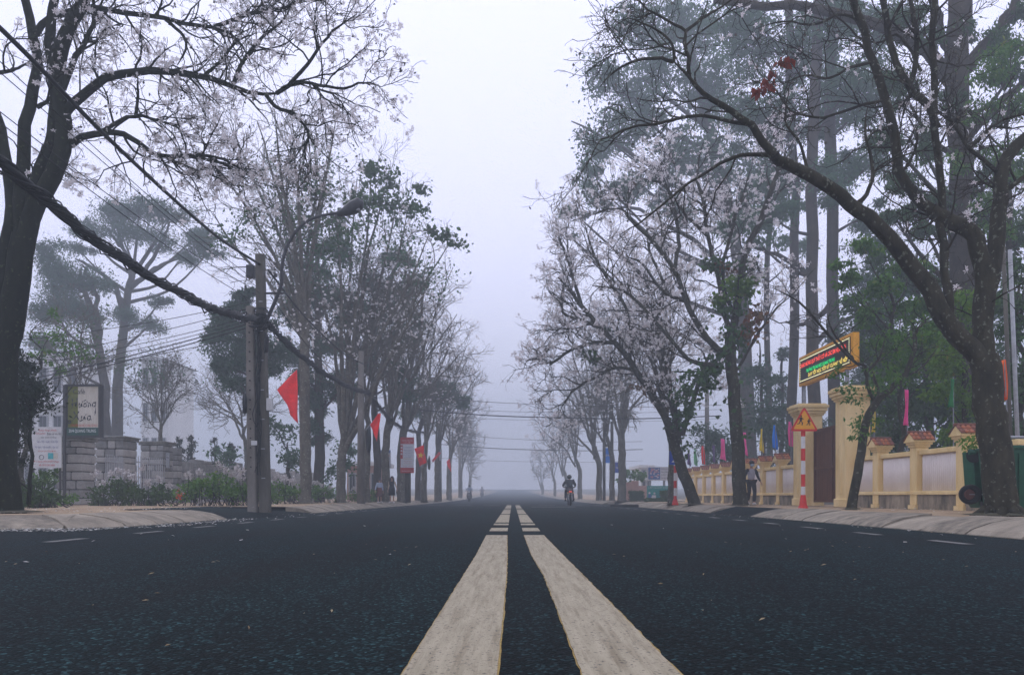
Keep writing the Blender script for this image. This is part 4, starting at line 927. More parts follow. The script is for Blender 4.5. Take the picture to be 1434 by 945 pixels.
for px0, px1, y0, y1, m, l in [(846, 855, 627, 648, 'f_blue', 'tall narrow light blue banner on a pole between far right trees'), (861, 871, 647, 662, 'sg_blue', 'small blue lettered board hung near the far right trees')]:
    t = thing('banner', l, 'banner', tuple(P((px0+px1)/2, y1, D))); panel(px0, y0, px1, y1, 'board', M[m], t, 0, .06)
    x = P(px1, 0, D)[0]; MB().tube([(x, D+.05, PZ), (x, D+.05, zp(y0, D))], .08, 6).obj('post', M['steel'], t)
    tx_('SPA' if px0 < 850 else 'NHA KHOA', (px0+px1)/2, (y0+y1)/2, (px1-px0)*.7, 3.2, M['sg_white'], t, dy=-.045)
for px, tp in ((846, 560), (857, 590)):
    t = thing('utility_pole', 'thin faint %s pole among the far right trees' % ('taller left' if px < 850 else 'shorter right'), 'utility pole', tuple(P(px, 702, 56))); MB().tube([tuple(P(px, 0, 56)[:2])+(PZ,), P(px, tp, 56)], .11, 8).obj('shaft', M['conc'], t, smooth=True)
t = thing('ground_notice', 'house front board with red and blue print half hidden by a left tree', 'sign', tuple(P(538, 650, 46))); D = 46
panel(529, 630, 547, 655, 'board', M['b_white'], t, .03, .05); panel(529, 630, 547, 634, 'header', M['print_blue'], t, .0, .01); tx_ = tx_
for k in range(4): panel(531, 637+k*4, 545, 638.6+k*4, 'print_line', M['print_blue' if k % 2 else 'ink_red'], t, .0, .01)
# dark box kerb stone at the side street mouth
t = thing('drain_cover', 'low dark concrete drain block on the road edge near the far junction', 'drain block', (5.3, 37, .02)); MB().box((5.25, 37, .07), (1.3, .5, .13), bev=.03).obj('slab', M['mortar'], t)
# mailbox plate on third pillar
t = thing('mailbox', 'grey mailbox plate fixed to the third stone pillar', 'mailbox', tuple(P(235, 640, 34.3))); D = 34.3; panel(233, 634, 237.5, 655, 'plate', M['steel'], t, 0, .08); panel(233.6, 640, 237, 641, 'slot', M['ink'], t, -.045, .01)
# ================================================================== people
M['skin'] = mat('skin', (.42, .24, .16), .6, .08, 10); M['hair'] = mat('black hair', (.012, .010, .010), .5, .2, 20); M['shoe'] = mat('pale shoe', (.50, .46, .44), .7, .1, 10)
M['cl_black'] = mat('black cloth', (.014, .015, .018), .85, .25, 8); M['cl_grey'] = mat('light grey lilac jacket cloth', (.34, .33, .38), .85, .12, 8, bump=.2, bscale=20); M['cl_mask'] = mat('pale blue mask cloth', (.28, .38, .48), .8, .08, 10)
M['cl_beige'] = mat('beige cloth', (.42, .33, .25), .85, .1, 8); M['cl_blue'] = mat('pale blue shirt cloth', (.36, .42, .52), .85, .1, 8); M['cl_brown'] = mat('red brown cloth', (.14, .055, .045), .85, .15, 8)
M['cl_dark'] = mat('dark slate jacket cloth', (.028, .036, .040), .7, .25, 8, bump=.25, bscale=14); M['rubber'] = mat('tyre rubber', (.012, .012, .012), .8, .2, 20); M['gloss'] = mat('dark bike paint', (.010, .020, .012), .25, .2, 5, spec=.6)
M['chrome'] = mat('chrome', (.5, .5, .5), .2, .1, 5, metal=1); M['taillight'] = emis('lit tail lamp', (1, .10, .05), .55); M['plate'] = mat('number plate', (.50, .46, .38), .6, .05, 5)
M['headlight'] = mat('unlit head lamp glass', (.55, .56, .58), .2, .1, 5)
def skin_mesh(V, E, R, sub=1, root=0):
    me = bpy.data.meshes.new('t'); me.from_pydata(V, E, []); o = bpy.data.objects.new('t', me); COL.objects.link(o)
    o.modifiers.new('s', 'SKIN'); o.modifiers.new('u', 'SUBSURF').levels = sub; o.modifiers['u'].render_levels = sub
    me.update(); sv = me.skin_vertices[0].data if len(me.skin_vertices) else None
    if sv is None: bm = bmesh.new(); bm.from_mesh(me); bm.verts.layers.skin.verify(); bm.to_mesh(me); bm.free(); sv = me.skin_vertices[0].data
    for i, r in enumerate(R): sv[i].radius = (r, r) if not hasattr(r, '__len__') else r; sv[i].use_root = (i == root)
    dg = bpy.context.evaluated_depsgraph_get(); out = bpy.data.meshes.new_from_object(o.evaluated_get(dg))
    bpy.data.objects.remove(o); bpy.data.meshes.remove(me); return out
def chains(cs):
    V = []; E = []; R = []; key = {}
    for ch in cs:
        prev = None
        for p, r in ch:
            k = tuple(round(c, 4) for c in p)
            if k not in key: key[k] = len(V); V.append(p); R.append(r)
            i = key[k]
            if prev is not None and prev != i: E.append((prev, i))
            prev = i
    return V, E, R
def hand_tubes(b, wr, el, side):
    w = Vector(wr); d = (w-Vector(el)).normalized(); u = Vector((side, 0, 0)); u = (u-d*u.dot(d)).normalized(); n = d.cross(u)
    palm = w+d*.07
    for k, (off, ln) in enumerate(((-.028, .060), (-.010, .072), (.009, .068), (.027, .052))):
        s0 = palm+n*off; b.tube([s0, s0+d*ln*.5-u*.004, s0+d*ln*.8-u*.018, s0+d*ln*.95-u*.034], [.0095, .009, .008, .006], 6)
    s0 = w+d*.025+n*-.032; b.tube([s0, s0+d*.03-n*.018, s0+d*.058-n*.016-u*.008], [.011, .010, .007], 6)
def person(name_label, loc, rz, j, sc=1.0, hair='short', top='cl_black', top_mid=None, bottom='cl_black', mask=False, shoe='shoe', helmet=False, skirt=None, sleeves=True, cardigan=False, bulk=1.0):
    """j: joints dict in metres for a 1.6 m figure facing -y"""
    t = thing('person', name_label, 'person', loc, rz); q = {k: tuple(c*sc for c in v) for k, v in j.items()}; s_ = sc
    def mid(a, b, u): return tuple(a[i]*(1-u)+b[i]*u for i in range(3))
    body = [[(q['pelvis'], .12*s_), (q['waist'], (.10*s_, .07*s_)), (q['chest'], (.10*s_, .075*s_)), (q['neckb'], .05*s_), (q['neck'], .048*s_), (q['chin'], .062*s_), (q['head'], .082*s_), (q['crown'], .058*s_)]]
    for sd in 'lr':
        body += [[(q['pelvis'], .12*s_), (q['hip'+sd], .085*s_), (mid(q['hip'+sd], q['knee'+sd], .5), .072*s_), (q['knee'+sd], .052*s_), (mid(q['knee'+sd], q['ankle'+sd], .35), .050*s_), (q['ankle'+sd], .034*s_), (q['toe'+sd], .034*s_)],
                 [(q['chest'], (.10*s_, .075*s_)), (q['sh'+sd], .048*s_), (q['el'+sd], .039*s_), (q['wr'+sd], .026*s_), (tuple(q['wr'+sd][i]+(q['wr'+sd][i]-q['el'+sd][i])*.26 for i in range(3)), (.034*s_, .018*s_))]]
    me = skin_mesh(*chains(body)); b = MB(); b.v = [tuple(v.co) for v in me.vertices]; b.f = [tuple(p.vertices) for p in me.polygons]
    for sd, k in (('l', 1), ('r', -1)): hand_tubes(b, q['wr'+sd], q['el'+sd], k)
    h = q['head']; fwd = Vector(j.get('face', (0, -1, 0))); side = fwd.cross(Vector((0, 0, 1)))
    hp = Vector(h)
    b.tube([hp+fwd*.085*s_+Vector((0, 0, .012)), hp+fwd*.108*s_-Vector((0, 0, .012)), hp+fwd*.09*s_-Vector((0, 0, .02))], [.006, .013, .008], 6)
    for k in (-1, 1): b.ball(hp+side*k*.088*s_, (.012, .02, .03), 6, 4)
    b.obj('body', M['skin'], t, smooth=True, world=False)
    e = MB()
    for k in (-1, 1): e.ball(hp+fwd*.086*s_+side*k*.032*s_+Vector((0, 0, .015)), (.012, .010, .007), 6, 4)
    e.obj('eyes', M['hair'], t, world=False); MB().box(tuple(hp+fwd*.083*s_-Vector((0, 0, .05*s_))), (.045, .014, .010)).obj('mouth', M['cl_brown'], t, world=False)
    g = .016*s_
    topc = [[(mid(q['pelvis'], q['waist'], .1), (.14*s_*bulk, .12*s_)), (q['waist'], (.145*s_*bulk, .12*s_*bulk)), (q['chest'], (.175*s_*bulk, .145*s_*bulk)), (q['neckb'], .09*s_)]]
    arms = []
    for sd in 'lr':
        arms.append([(mid(q['chest'], q['sh'+sd], .45), .085*s_*bulk), (q['sh'+sd], .074*s_*bulk), (q['el'+sd], .055*s_*bulk), (mid(q['el'+sd], q['wr'+sd], .92), .040*s_)])
    if top_mid:
        link('jacket', skin_mesh(*chains(topc)), M[top_mid], t, False); 
        for a in arms: link('sleeve', skin_mesh(*chains([a])), M[top], t, False)
    else:
        if cardigan:
            link('dress_top', skin_mesh(*chains(topc)), M[bottom], t, False)
            for a in arms: link('sleeve', skin_mesh(*chains([a])), M[top], t, False)
        else:
            link('jacket', skin_mesh(*chains(topc+[[(q['chest'], (.175*s_, .145*s_))]+a[1:] for a in arms])), M[top], t, False)
    if skirt:
        b = MB(); w = q['waist']; p = q['pelvis']; z = skirt*s_
        b.tube([w, p, (p[0], p[1], z)], [.14*s_, .18*s_, .205*s_], 14); b.obj('skirt', M[bottom], t, smooth=True, world=False)
    else:
        for sd in 'lr':
            pass
        tr = [[(q['pelvis'], .14*s_), (q['hip'+sd], .105*s_), (mid(q['hip'+sd], q['knee'+sd], .5), .092*s_), (q['knee'+sd], .073*s_), (mid(q['knee'+sd], q['ankle'+sd], .5), .068*s_), (mid(q['knee'+sd], q['ankle'+sd], .93), .062*s_)] for sd in 'lr']
        link('trousers', skin_mesh(*chains(tr)), M[bottom], t, False)
    for sd in 'lr':
        a, c = q['ankle'+sd], q['toe'+sd]; d = Vector(c)-Vector(a); d.z = 0; d = d.normalized() if d.length > 1e-4 else fwd
        b = MB(); aa = Vector(a); zb = min(a[2], c[2])
        b.tube([aa-d*.07+Vector((0, 0, -.035)), aa+Vector((0, 0, -.03)), aa+d*.10+Vector((0, 0, c[2]-a[2]+.0)), aa+d*.17+Vector((0, 0, c[2]-a[2]-.01))], [.038, .048, .042, .024], 8); b.obj('shoe', M[shoe], t, smooth=True, world=False)
    if helmet:
        b = MB(); b.ball(tuple(hp+Vector((0, 0, .03))), (.125*s_, .145*s_, .125*s_), 14, 10); b.obj('helmet', M['gloss'], t, smooth=True, world=False)
    else:
        b = MB(); b.ball(tuple(hp-fwd*.018+Vector((0, 0, .032*s_))), (.098*s_, .105*s_, .095*s_), 12, 8)
        if hair == 'long':
            b.tube([hp-fwd*.05+Vector((0, 0, .02)), hp-fwd*.07-Vector((0, 0, .12)), hp-fwd*.08-Vector((0, 0, .30))], [.095*s_, .11*s_, .06*s_], 10)
            for k in (-1, 1): b.tube([hp+side*k*.075, hp+side*k*.09+fwd*.03-Vector((0, 0, .14)), hp+side*k*.10+fwd*.05-Vector((0, 0, .30))], [.04, .04, .018], 8)
        b.obj('hair', M['hair'], t, smooth=True, world=False)
    if mask:
        b = MB(); b.ball(tuple(hp+fwd*.045*s_-Vector((0, 0, .045*s_))), (.078*s_, .06*s_, .055*s_), 12, 8); b.obj('face_mask', M['cl_mask'], t, smooth=True, world=False)
    return t
stand = dict(pelvis=(0, 0, .86), waist=(0, 0, 1.02), chest=(0, 0, 1.20), neckb=(0, 0, 1.335), neck=(0, -.005, 1.38), chin=(0, -.02, 1.435), head=(0, -.012, 1.50), crown=(0, 0, 1.565),
             hipl=(.085, 0, .82), hipr=(-.085, 0, .82), kneel=(.095, -.01, .46), kneer=(-.095, -.01, .46), anklel=(.10, .0, .08), ankler=(-.10, .0, .08), toel=(.11, -.13, .035), toer=(-.11, -.13, .035),
             shl=(.165, 0, 1.28), shr=(-.165, 0, 1.28), ell=(.215, .02, 1.02), elr=(-.215, .02, 1.02), wrl=(.235, -.04, .80), wrr=(-.235, -.04, .80))
walk = dict(stand, chin=(0, -.055, 1.425), head=(0, -.05, 1.485), crown=(0, -.045, 1.55), kneel=(.075, -.13, .48), anklel=(.06, -.10, .09), toel=(.05, -.24, .05), kneer=(-.07, .02, .46), ankler=(-.05, .19, .15), toer=(-.055, .08, .06),
            ell=(.24, -.02, 1.03), wrl=(.31, -.12, .83), elr=(-.22, .06, 1.02), wrr=(-.245, .03, .78))
D = 27.3; w = P(1052, 0, D)
person('masked pedestrian in grey jacket with black sleeves walking on the right pavement', (w[0], D, PZ), math.radians(8), walk, .965, top='cl_black', top_mid='cl_grey', mask=True)
D = 37; w = P(549, 0, D)
person('long haired woman in short black dress and beige cardigan on the left pavement', (w[0], D, PZ), math.radians(-10), dict(stand, ell=(.25, .0, 1.05), wrl=(.31, -.06, .86)), .78*1.0, hair='long', top='cl_beige', bottom='cl_black', skirt=.46, cardigan=True)
D = 38; w = P(531.5, 0, D)
person('girl in pale blue shirt and red brown skirt beside the left tree trunk', (w[0], D, PZ), math.radians(30), dict(stand, elr=(-.27, -.02, 1.04), wrr=(-.33, -.08, .84)), .72, hair='short', top='cl_blue', bottom='cl_brown', skirt=.42)
# ------------------------------------------------------------------ motorcycles (facing +y, away)
def bike(label, loc, rz):
    t = thing('motorcycle', label, 'motorcycle', loc, rz)
    def o(b, n, m, sm=True, par=None): return b.obj(n, M[m], par or t, smooth=sm, world=False)
    for y in (-.62, .64):
        wh = o(MB().torus((0, y, .30), (1, 0, 0), .235, .058, 24, 8), 'wheel', 'rubber'); b = MB(); b.torus((0, y, .30), (1, 0, 0), .18, .014, 20, 5)
        for k in range(6): a = k*math.pi/3; b.tube([(0, y, .30), (0, y+.18*math.cos(a), .30+.18*math.sin(a))], .012, 5)
        b.tube([(-.05, y, .3), (.05, y, .3)], .03, 8); o(b, 'rim', 'chrome', par=wh)
    b = MB(); V, E, R = chains([[((0, -.62, .74), (.085, .05)), ((0, -.30, .68), (.13, .07)), ((0, -.02, .60), (.11, .10)), ((0, .12, .42), (.13, .09)), ((0, .34, .52), (.16, .05)), ((0, .46, .82), (.14, .06)), ((0, .44, .98), (.10, .07))], [((0, -.02, .60), (.11, .10)), ((0, -.12, .36), (.11, .10))]])
    link('body', skin_mesh(V, E, R), M['gloss'], t, False)
    o(MB().box((0, -.28, .80), (.25, .66, .09), bev=.035), 'seat', 'cl_black'); o(MB().tube([(-.1, -.52, .84), (-.11, -.72, .87), (.11, -.72, .87), (.1, -.52, .84)], .013, 6), 'grab_rail', 'chrome')
    o(MB().box((0, -.72, .76), (.16, .08, .085), bev=.02), 'tail_light', 'taillight'); o(MB().box((0, -.775, .60), (.19, .012, .14), bev=.003), 'number_plate', 'plate', False)
    text('49-F1', (0, -.784, .628), (1, 0, 0), (0, 0, 1), .13, .035, 'plate_text', M['ink'], t, False); text('286.40', (0, -.784, .578), (1, 0, 0), (0, 0, 1), .15, .04, 'plate_text', M['ink'], t, False)
    o(MB().tube([(0, -.80, .55), (0, -.74, .62), (0, -.60, .66), (0, -.44, .62)], [.07, .075, .07, .06], 8), 'rear_fender', 'gloss'); o(MB().tube([(0, .42, .56), (0, .62, .60), (0, .80, .53)], [.06, .07, .06], 8), 'front_fender', 'gloss')
    o(MB().tube([(.10, .1, .24), (.15, -.2, .25), (.17, -.44, .30), (.18, -.74, .38)], [.025, .03, .05, .045], 8), 'exhaust', 'iron')
    for s_ in (-1, 1):
        o(MB().tube([(.065*s_, .64, .30), (.07*s_, .46, .88)], .022, 8), 'fork', 'chrome'); o(MB().tube([(.08*s_, -.62, .30), (.10*s_, -.35, .62)], .028, 8), 'shock_absorber', 'chrome')
        b = MB(); b.tube([(.20*s_, .40, 1.02), (.26*s_, .42, 1.16)], .007, 5); b.ball((.285*s_, .42, 1.20), (.055, .015, .035), 10, 6); o(b, 'mirror', 'cl_black')
        o(MB().ball((.14*s_, -.74, .70), (.035, .03, .03), 8, 5), 'indicator', 'sg_yellow'); o(MB().tube([(.09*s_, .0, .28), (.30*s_, .0, .27)], .016, 6), 'footrest', 'iron')
    o(MB().tube([(-.34, .30, 1.00), (-.18, .40, 1.02), (0, .43, .98), (.18, .40, 1.02), (.34, .30, 1.00)], .017, 8), 'handlebar', 'cl_black'); o(MB().ball((0, .56, .90), (.10, .06, .085), 12, 8), 'headlight', 'headlight')
    return t
sit = dict(pelvis=(0, .10, .93), waist=(0, .07, 1.08), chest=(0, .0, 1.26), neckb=(0, -.06, 1.385), neck=(0, -.075, 1.42), chin=(0, -.09, 1.47), head=(0, -.09, 1.53), crown=(0, -.085, 1.59),
           hipl=(.10, .06, .88), hipr=(-.10, .06, .88), kneel=(.19, -.30, .72), kneer=(-.19, -.30, .72), anklel=(.21, -.02, .35), ankler=(-.21, -.02, .35), toel=(.23, -.17, .33), toer=(-.23, -.17, .33),
           shl=(.19, -.02, 1.34), shr=(-.19, -.02, 1.34), ell=(.33, -.18, 1.12), elr=(-.33, -.18, 1.12), wrl=(.32, -.40, 1.04), wrr=(-.32, -.40, 1.04))
sitB = {k: (v[0], v[1]-.02, v[2]) for k, v in sit.items()}
D = 42.3; w = P(797.5, 0, D)
bike('dark motorcycle with lit red tail lamp riding away in the right lane', (w[0], D, 0), 0)
person('rider in dark jacket and helmet seen from behind, above the red tail lamp', (w[0], D-.02, 0), math.pi, sitB, 1.0, top='cl_dark', bottom='cl_black', helmet=True, shoe='cl_black', bulk=1.28)
D = 73; w = P(657.3, 0, D); z = gz(D)
bike('faint motorcycle coming toward the camera in the left lane', (w[0], D, z), math.pi)
person('faint oncoming rider with pale jacket on the left side of the road', (w[0], D+.02, z), 0, sitB, .93, top='cl_blue', bottom='cl_black', helmet=True, shoe='cl_black')
D = 120; w = P(675, 0, D); z = gz(D)
bike('barely visible motorcycle deeper in the fog behind the oncoming one', (w[0], D, z), math.pi)
person('barely visible rider deep in the fog behind the oncoming motorcycle', (w[0], D+.02, z), 0, sitB, 1.0, top='cl_grey', bottom='cl_black', helmet=True, shoe='cl_black')

# ------------------------------------------------------------------ green waste carts
M['bin'] = mat('dark green plastic', (.005, .075, .035), .45, .25, 5, bump=.1, bscale=8)
D = 13.6; x0 = P(1376, 0, D)[0]
def quadprism(pts, y0, y1, b):
    b.prism([(p[0], y0, p[1]) for p in pts], (0, y1-y0, 0)); return b
t = thing('waste_cart', 'dark green wheeled waste cart tipped behind the left of the big tree trunk', 'waste cart', (x0, D, PZ))
def pz(x, y): q = P(x, y, D); return (q[0], q[2])
quadprism([pz(1366, 632), pz(1412, 634), pz(1408, 706), pz(1378, 711), pz(1371, 700)], D+.07, D+.40, MB()).obj('body', M['bin'], t)
MB().tube([P(1364, 638, D-.0), P(1366, 638, D+.42)], [.12, .12], 14).obj('handle_drum', M['rubber'], t); MB().tube([P(1357, 633, D+.02), P(1414, 633, D+.02)], .05, 8).obj('rim_bar', M['bin'], t)
for px, dy in ((1357, -.03),):
    c = P(px, 692, D)+np.array([0, dy, 0]); wh = MB().torus(c, (.55, 1, 0), .125, .05, 22, 8).obj('wheel', M['rubber'], t, smooth=True); MB().tube([c-np.array([0, .03, 0]), c+np.array([0, .03, 0])], .10, 14).obj('hub', M['cl_brown'], wh)
c = P(1384, 692, D); wh = MB().torus(c, (1, .5, 0), .12, .045, 20, 8).obj('wheel', M['rubber'], t, smooth=True)
MB().tube([P(1357, 692, D-.05), P(1386, 692, D-.05)], .014, 6).obj('axle', M['steel'], t)
MB().tube([P(1376, 716, D-.04)+[0, 0, 0], P(1376, 716, D+.05)], .055, 12).obj('castor', M['cl_brown'], t); MB().box(tuple(P(1376, 708, D)), (.05, .06, .14)).obj('castor_fork', M['iron'], t)
D = 12.6; x1 = P(1432, 0, D)[0]
t = thing('waste_cart', 'dark green waste cart cut by the right picture edge, right of the big tree', 'waste cart', (x1, D, PZ))
quadprism([pz(1411, 628), pz(1475, 628), pz(1468, 716), pz(1420, 716)], D, D+.8, MB()).obj('body', M['bin'], t); MB().box((P(1443, 0, D)[0], D+.4, zp(626, D)), (.80, .88, .06), bev=.02).obj('lid', M['bin'], t)
MB().tube([P(1411, 612, D+.05), P(1475, 612, D+.05)], .022, 8).obj('push_bar', M['fence'], t)
for px in (1413, 1472): MB().tube([P(px, 612, D+.05), P(px, 628, D+.05)], .02, 6).obj('bar_bracket', M['fence'], t)
for px in (1425, 1462): MB().torus(P(px, 712, D+.1), (1, 0, 0), .07, .03, 16, 6).obj('wheel', M['rubber'], t, smooth=True)
for k in range(3): MB().box((P(1427+k*14, 0, D)[0], D-.012, zp(672, D)), (.03, .03, .85)).obj('rib', M['bin'], t)
# ================================================================== trees
def trunk_soil_shade(x, y, r):
    """dark soil mound added as painted contact shade round the foot of a trunk, on the pavement"""
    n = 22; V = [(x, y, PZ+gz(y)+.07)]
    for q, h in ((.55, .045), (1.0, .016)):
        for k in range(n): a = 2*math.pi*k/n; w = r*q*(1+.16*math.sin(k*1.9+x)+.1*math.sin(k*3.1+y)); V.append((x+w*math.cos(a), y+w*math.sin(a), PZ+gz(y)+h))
    me = bpy.data.meshes.new('trunk_soil_shade'); me.from_pydata(V, [], [(0, 1+k, 1+(k+1) % n) for k in range(n)]+[(1+k, 1+n+k, 1+n+(k+1) % n, 1+(k+1) % n) for k in range(n)]); me.update()
    link('trunk_soil_shade', me, M['earth'])['kind'] = 'structure'
def trace_tree(name, label, D, base, specs, twigs, bark='bark', group=None, blossom=0, bl_size=.1, leafsets=(), petals=5, buds=0, twigm='twig', bud_size=.05):
    """specs: traced limbs; twigs: list of grow() keyword dicts (each level grows from the one before)"""
    t = tree(name, label, 'tree', (P(base[0], 0, D)[0], D, PZ+gz(D)), group)
    A, R = limbs(D, specs); tb = [tubes(A, R, 12)]
    if D < 60: trunk_soil_shade(P(base[0], 0, D)[0], D, R[0][0]*2.1)  # dark earth disc stands in for contact shade at the trunk
    for k in range(len(A)):   # root flare on trunk-like limbs
        if k == 0:
            f = P(base[0], base[1], D); z = A[0][0]; n = 14
            fl = np.stack([A[0][0]+(A[0][1]-A[0][0])*u for u in np.linspace(0, 1, n)]); fr = R[0][0]*(1+.45*np.exp(-np.linspace(0, 1, n)*5)); tb.append(tubes(fl[None], fr[None], 14))
    tpart(t, 'trunk', tb, M[bark])
    lev = [(A, R)]; allt = []
    for kw in twigs:
        src = kw.pop('src', -1); keep = kw.pop('keep', True)
        PA, PR = lev[src] if src != 'limbs' else lev[0]
        if src == 'limbs' or (src == -1 and len(lev) == 1):
            sk = kw.pop('skip', 0); PA, PR = PA[sk:], PR[sk:]
        else: kw.pop('skip', 0)
        a, r = grow(PA, PR, **kw); lev.append((a, r)); allt.append((a, r))
    if len(allt): tpart(t, 'branches', [tubes(*x, 5) for x in allt[:1]]+[tubes(*x, 4) for x in allt[1:2]], M[bark])
    if len(allt) > 2: tpart(t, 'twigs', [tubes(*x, 3) for x in allt[2:]], M[twigm], stuff=True)
    last = allt[-1][0] if allt else A
    if blossom: tpart(t, 'blossoms', [flowers(along(last, blossom, .45)+rng.normal(0, .02, (blossom, 3)), bl_size, petals)], M['blossom'], False, True)
    if buds: tpart(t, 'buds', [leaves(along(last, buds, .5), bud_size, .7)], M['bud'], False, True)
    for (nm, m, size, asp, droop, bl) in leafsets:
        C = np.concatenate([blob(D+b[6] if len(b) > 6 else D, *b[:4], b[4], clumps=b[5])[0] for b in bl])
        tpart(t, nm, [leaves(C, size, asp, droop)], M[m], False, True)
    return t, lev
BG = 'blossoming street trees along the kerbs'
# ---- L1: big dark blossom tree at the left edge
trace_tree('blossom_tree', 'big dark blossom tree at the left edge, its trunk rising out of the picture', 14.3, (13, 717),
    [(40, 31, [(8, 722), (5, 660), (2, 600), (4, 540), (11, 480), (18, 430), (25, 380), (34, 330)]),
     (26, 20, [(28, 372), (36, 335), (46, 300), (60, 270), (79, 238), (87, 205), (88, 170), (84, 140), (77, 105)]),
     (22, 14, [(80, 120), (82, 85), (92, 50), (106, 22), (122, -10), (140, -40)]),
     (16, 9, [(78, 110), (70, 70), (72, 30), (76, -10), (82, -45)]),
     (20, 11, [(30, 350), (31, 300), (32, 255), (33, 215), (34, 180), (45, 145), (50, 110), (52, 75), (43, 38), (34, -5)]),
     (18, 12, [(38, 320), (44, 280), (56, 235), (70, 205), (74, 165), (78, 130)]),
     (24, 10, [(4, 560), (4, 500), (2, 420), (8, 350), (18, 300), (14, 260), (6, 210), (-4, 170), (-10, 120)]),
     (14, 5, [(90, 160), (104, 146), (125, 126), (160, 108), (200, 98), (240, 103), (285, 108), (325, 121), (360, 131, -.3), (387, 131, -.5)]),
     (6, 2, [(387, 131, -.5), (403, 119, -.6), (425, 98, -.8), (440, 78, -.9), (455, 55, -1), (475, 38, -1.1), (500, 20, -1.2)]),
     (5, 2, [(395, 124, -.5), (420, 117, -.6), (450, 119, -.8), (480, 124, -1), (505, 116, -1.1), (518, 120, -1.2)]),
     (5.5, 2, [(372, 132, -.4), (385, 150, -.5), (405, 158, -.6), (424, 172, -.7), (432, 190, -.8), (428, 205, -.8), (422, 222, -.8)]),
     (10, 3, [(98, 204), (118, 192), (145, 186), (172, 188), (197, 202), (218, 216), (238, 222), (265, 219), (300, 218), (330, 232), (352, 250)]),
     (6, 2, [(140, 186), (165, 170), (192, 163), (220, 168), (250, 180), (268, 195)]),
     (5, 2, [(190, 163), (193, 135), (193, 105)]),
     (10, 3, [(50, 48), (62, 30), (92, 19), (125, 9), (165, 18), (212, 22), (250, 30), (300, 38), (335, 55), (352, 90)]),
     (5, 2, [(232, 28), (258, 52), (259, 72), (248, 92)]),
     (9, 3, [(88, 125), (104, 85), (122, 55), (131, 25), (131, -5), (128, -40)]),
     (6, 2, [(0, 102, .3), (20, 98, .2), (46, 84)]), (7, 2, [(110, 10), (150, -20), (200, -40), (260, -55)]),
     (6, 2, [(34, 250), (52, 240), (66, 226), (76, 200)]), (7, 2, [(52, 150), (66, 142), (80, 126)]),
     (6, 2, [(300, 38), (350, 20), (400, 10), (430, -10)]), (6, 2, [(325, 121), (345, 80), (370, 50), (395, 30), (410, 5)]), (5, 2, [(285, 108), (310, 85), (330, 60), (360, 45)]),
     (5, 2, [(265, 219), (300, 226), (330, 236)])],
    [dict(n=210, L=1.1, r0=.022, r1=.007, up=.05, ang=(25, 75), skip=7, wander=.22, K=7), dict(n=1080, L=.52, r0=.009, r1=.0045, up=.0, ang=(20, 70), wander=.3), dict(n=3300, L=.25, r0=.0048, r1=.003, ang=(20, 70), up=.0, wander=.3, K=4)],
    bark='bark_dark', blossom=4200, bl_size=.085, buds=2600, bud_size=.05)
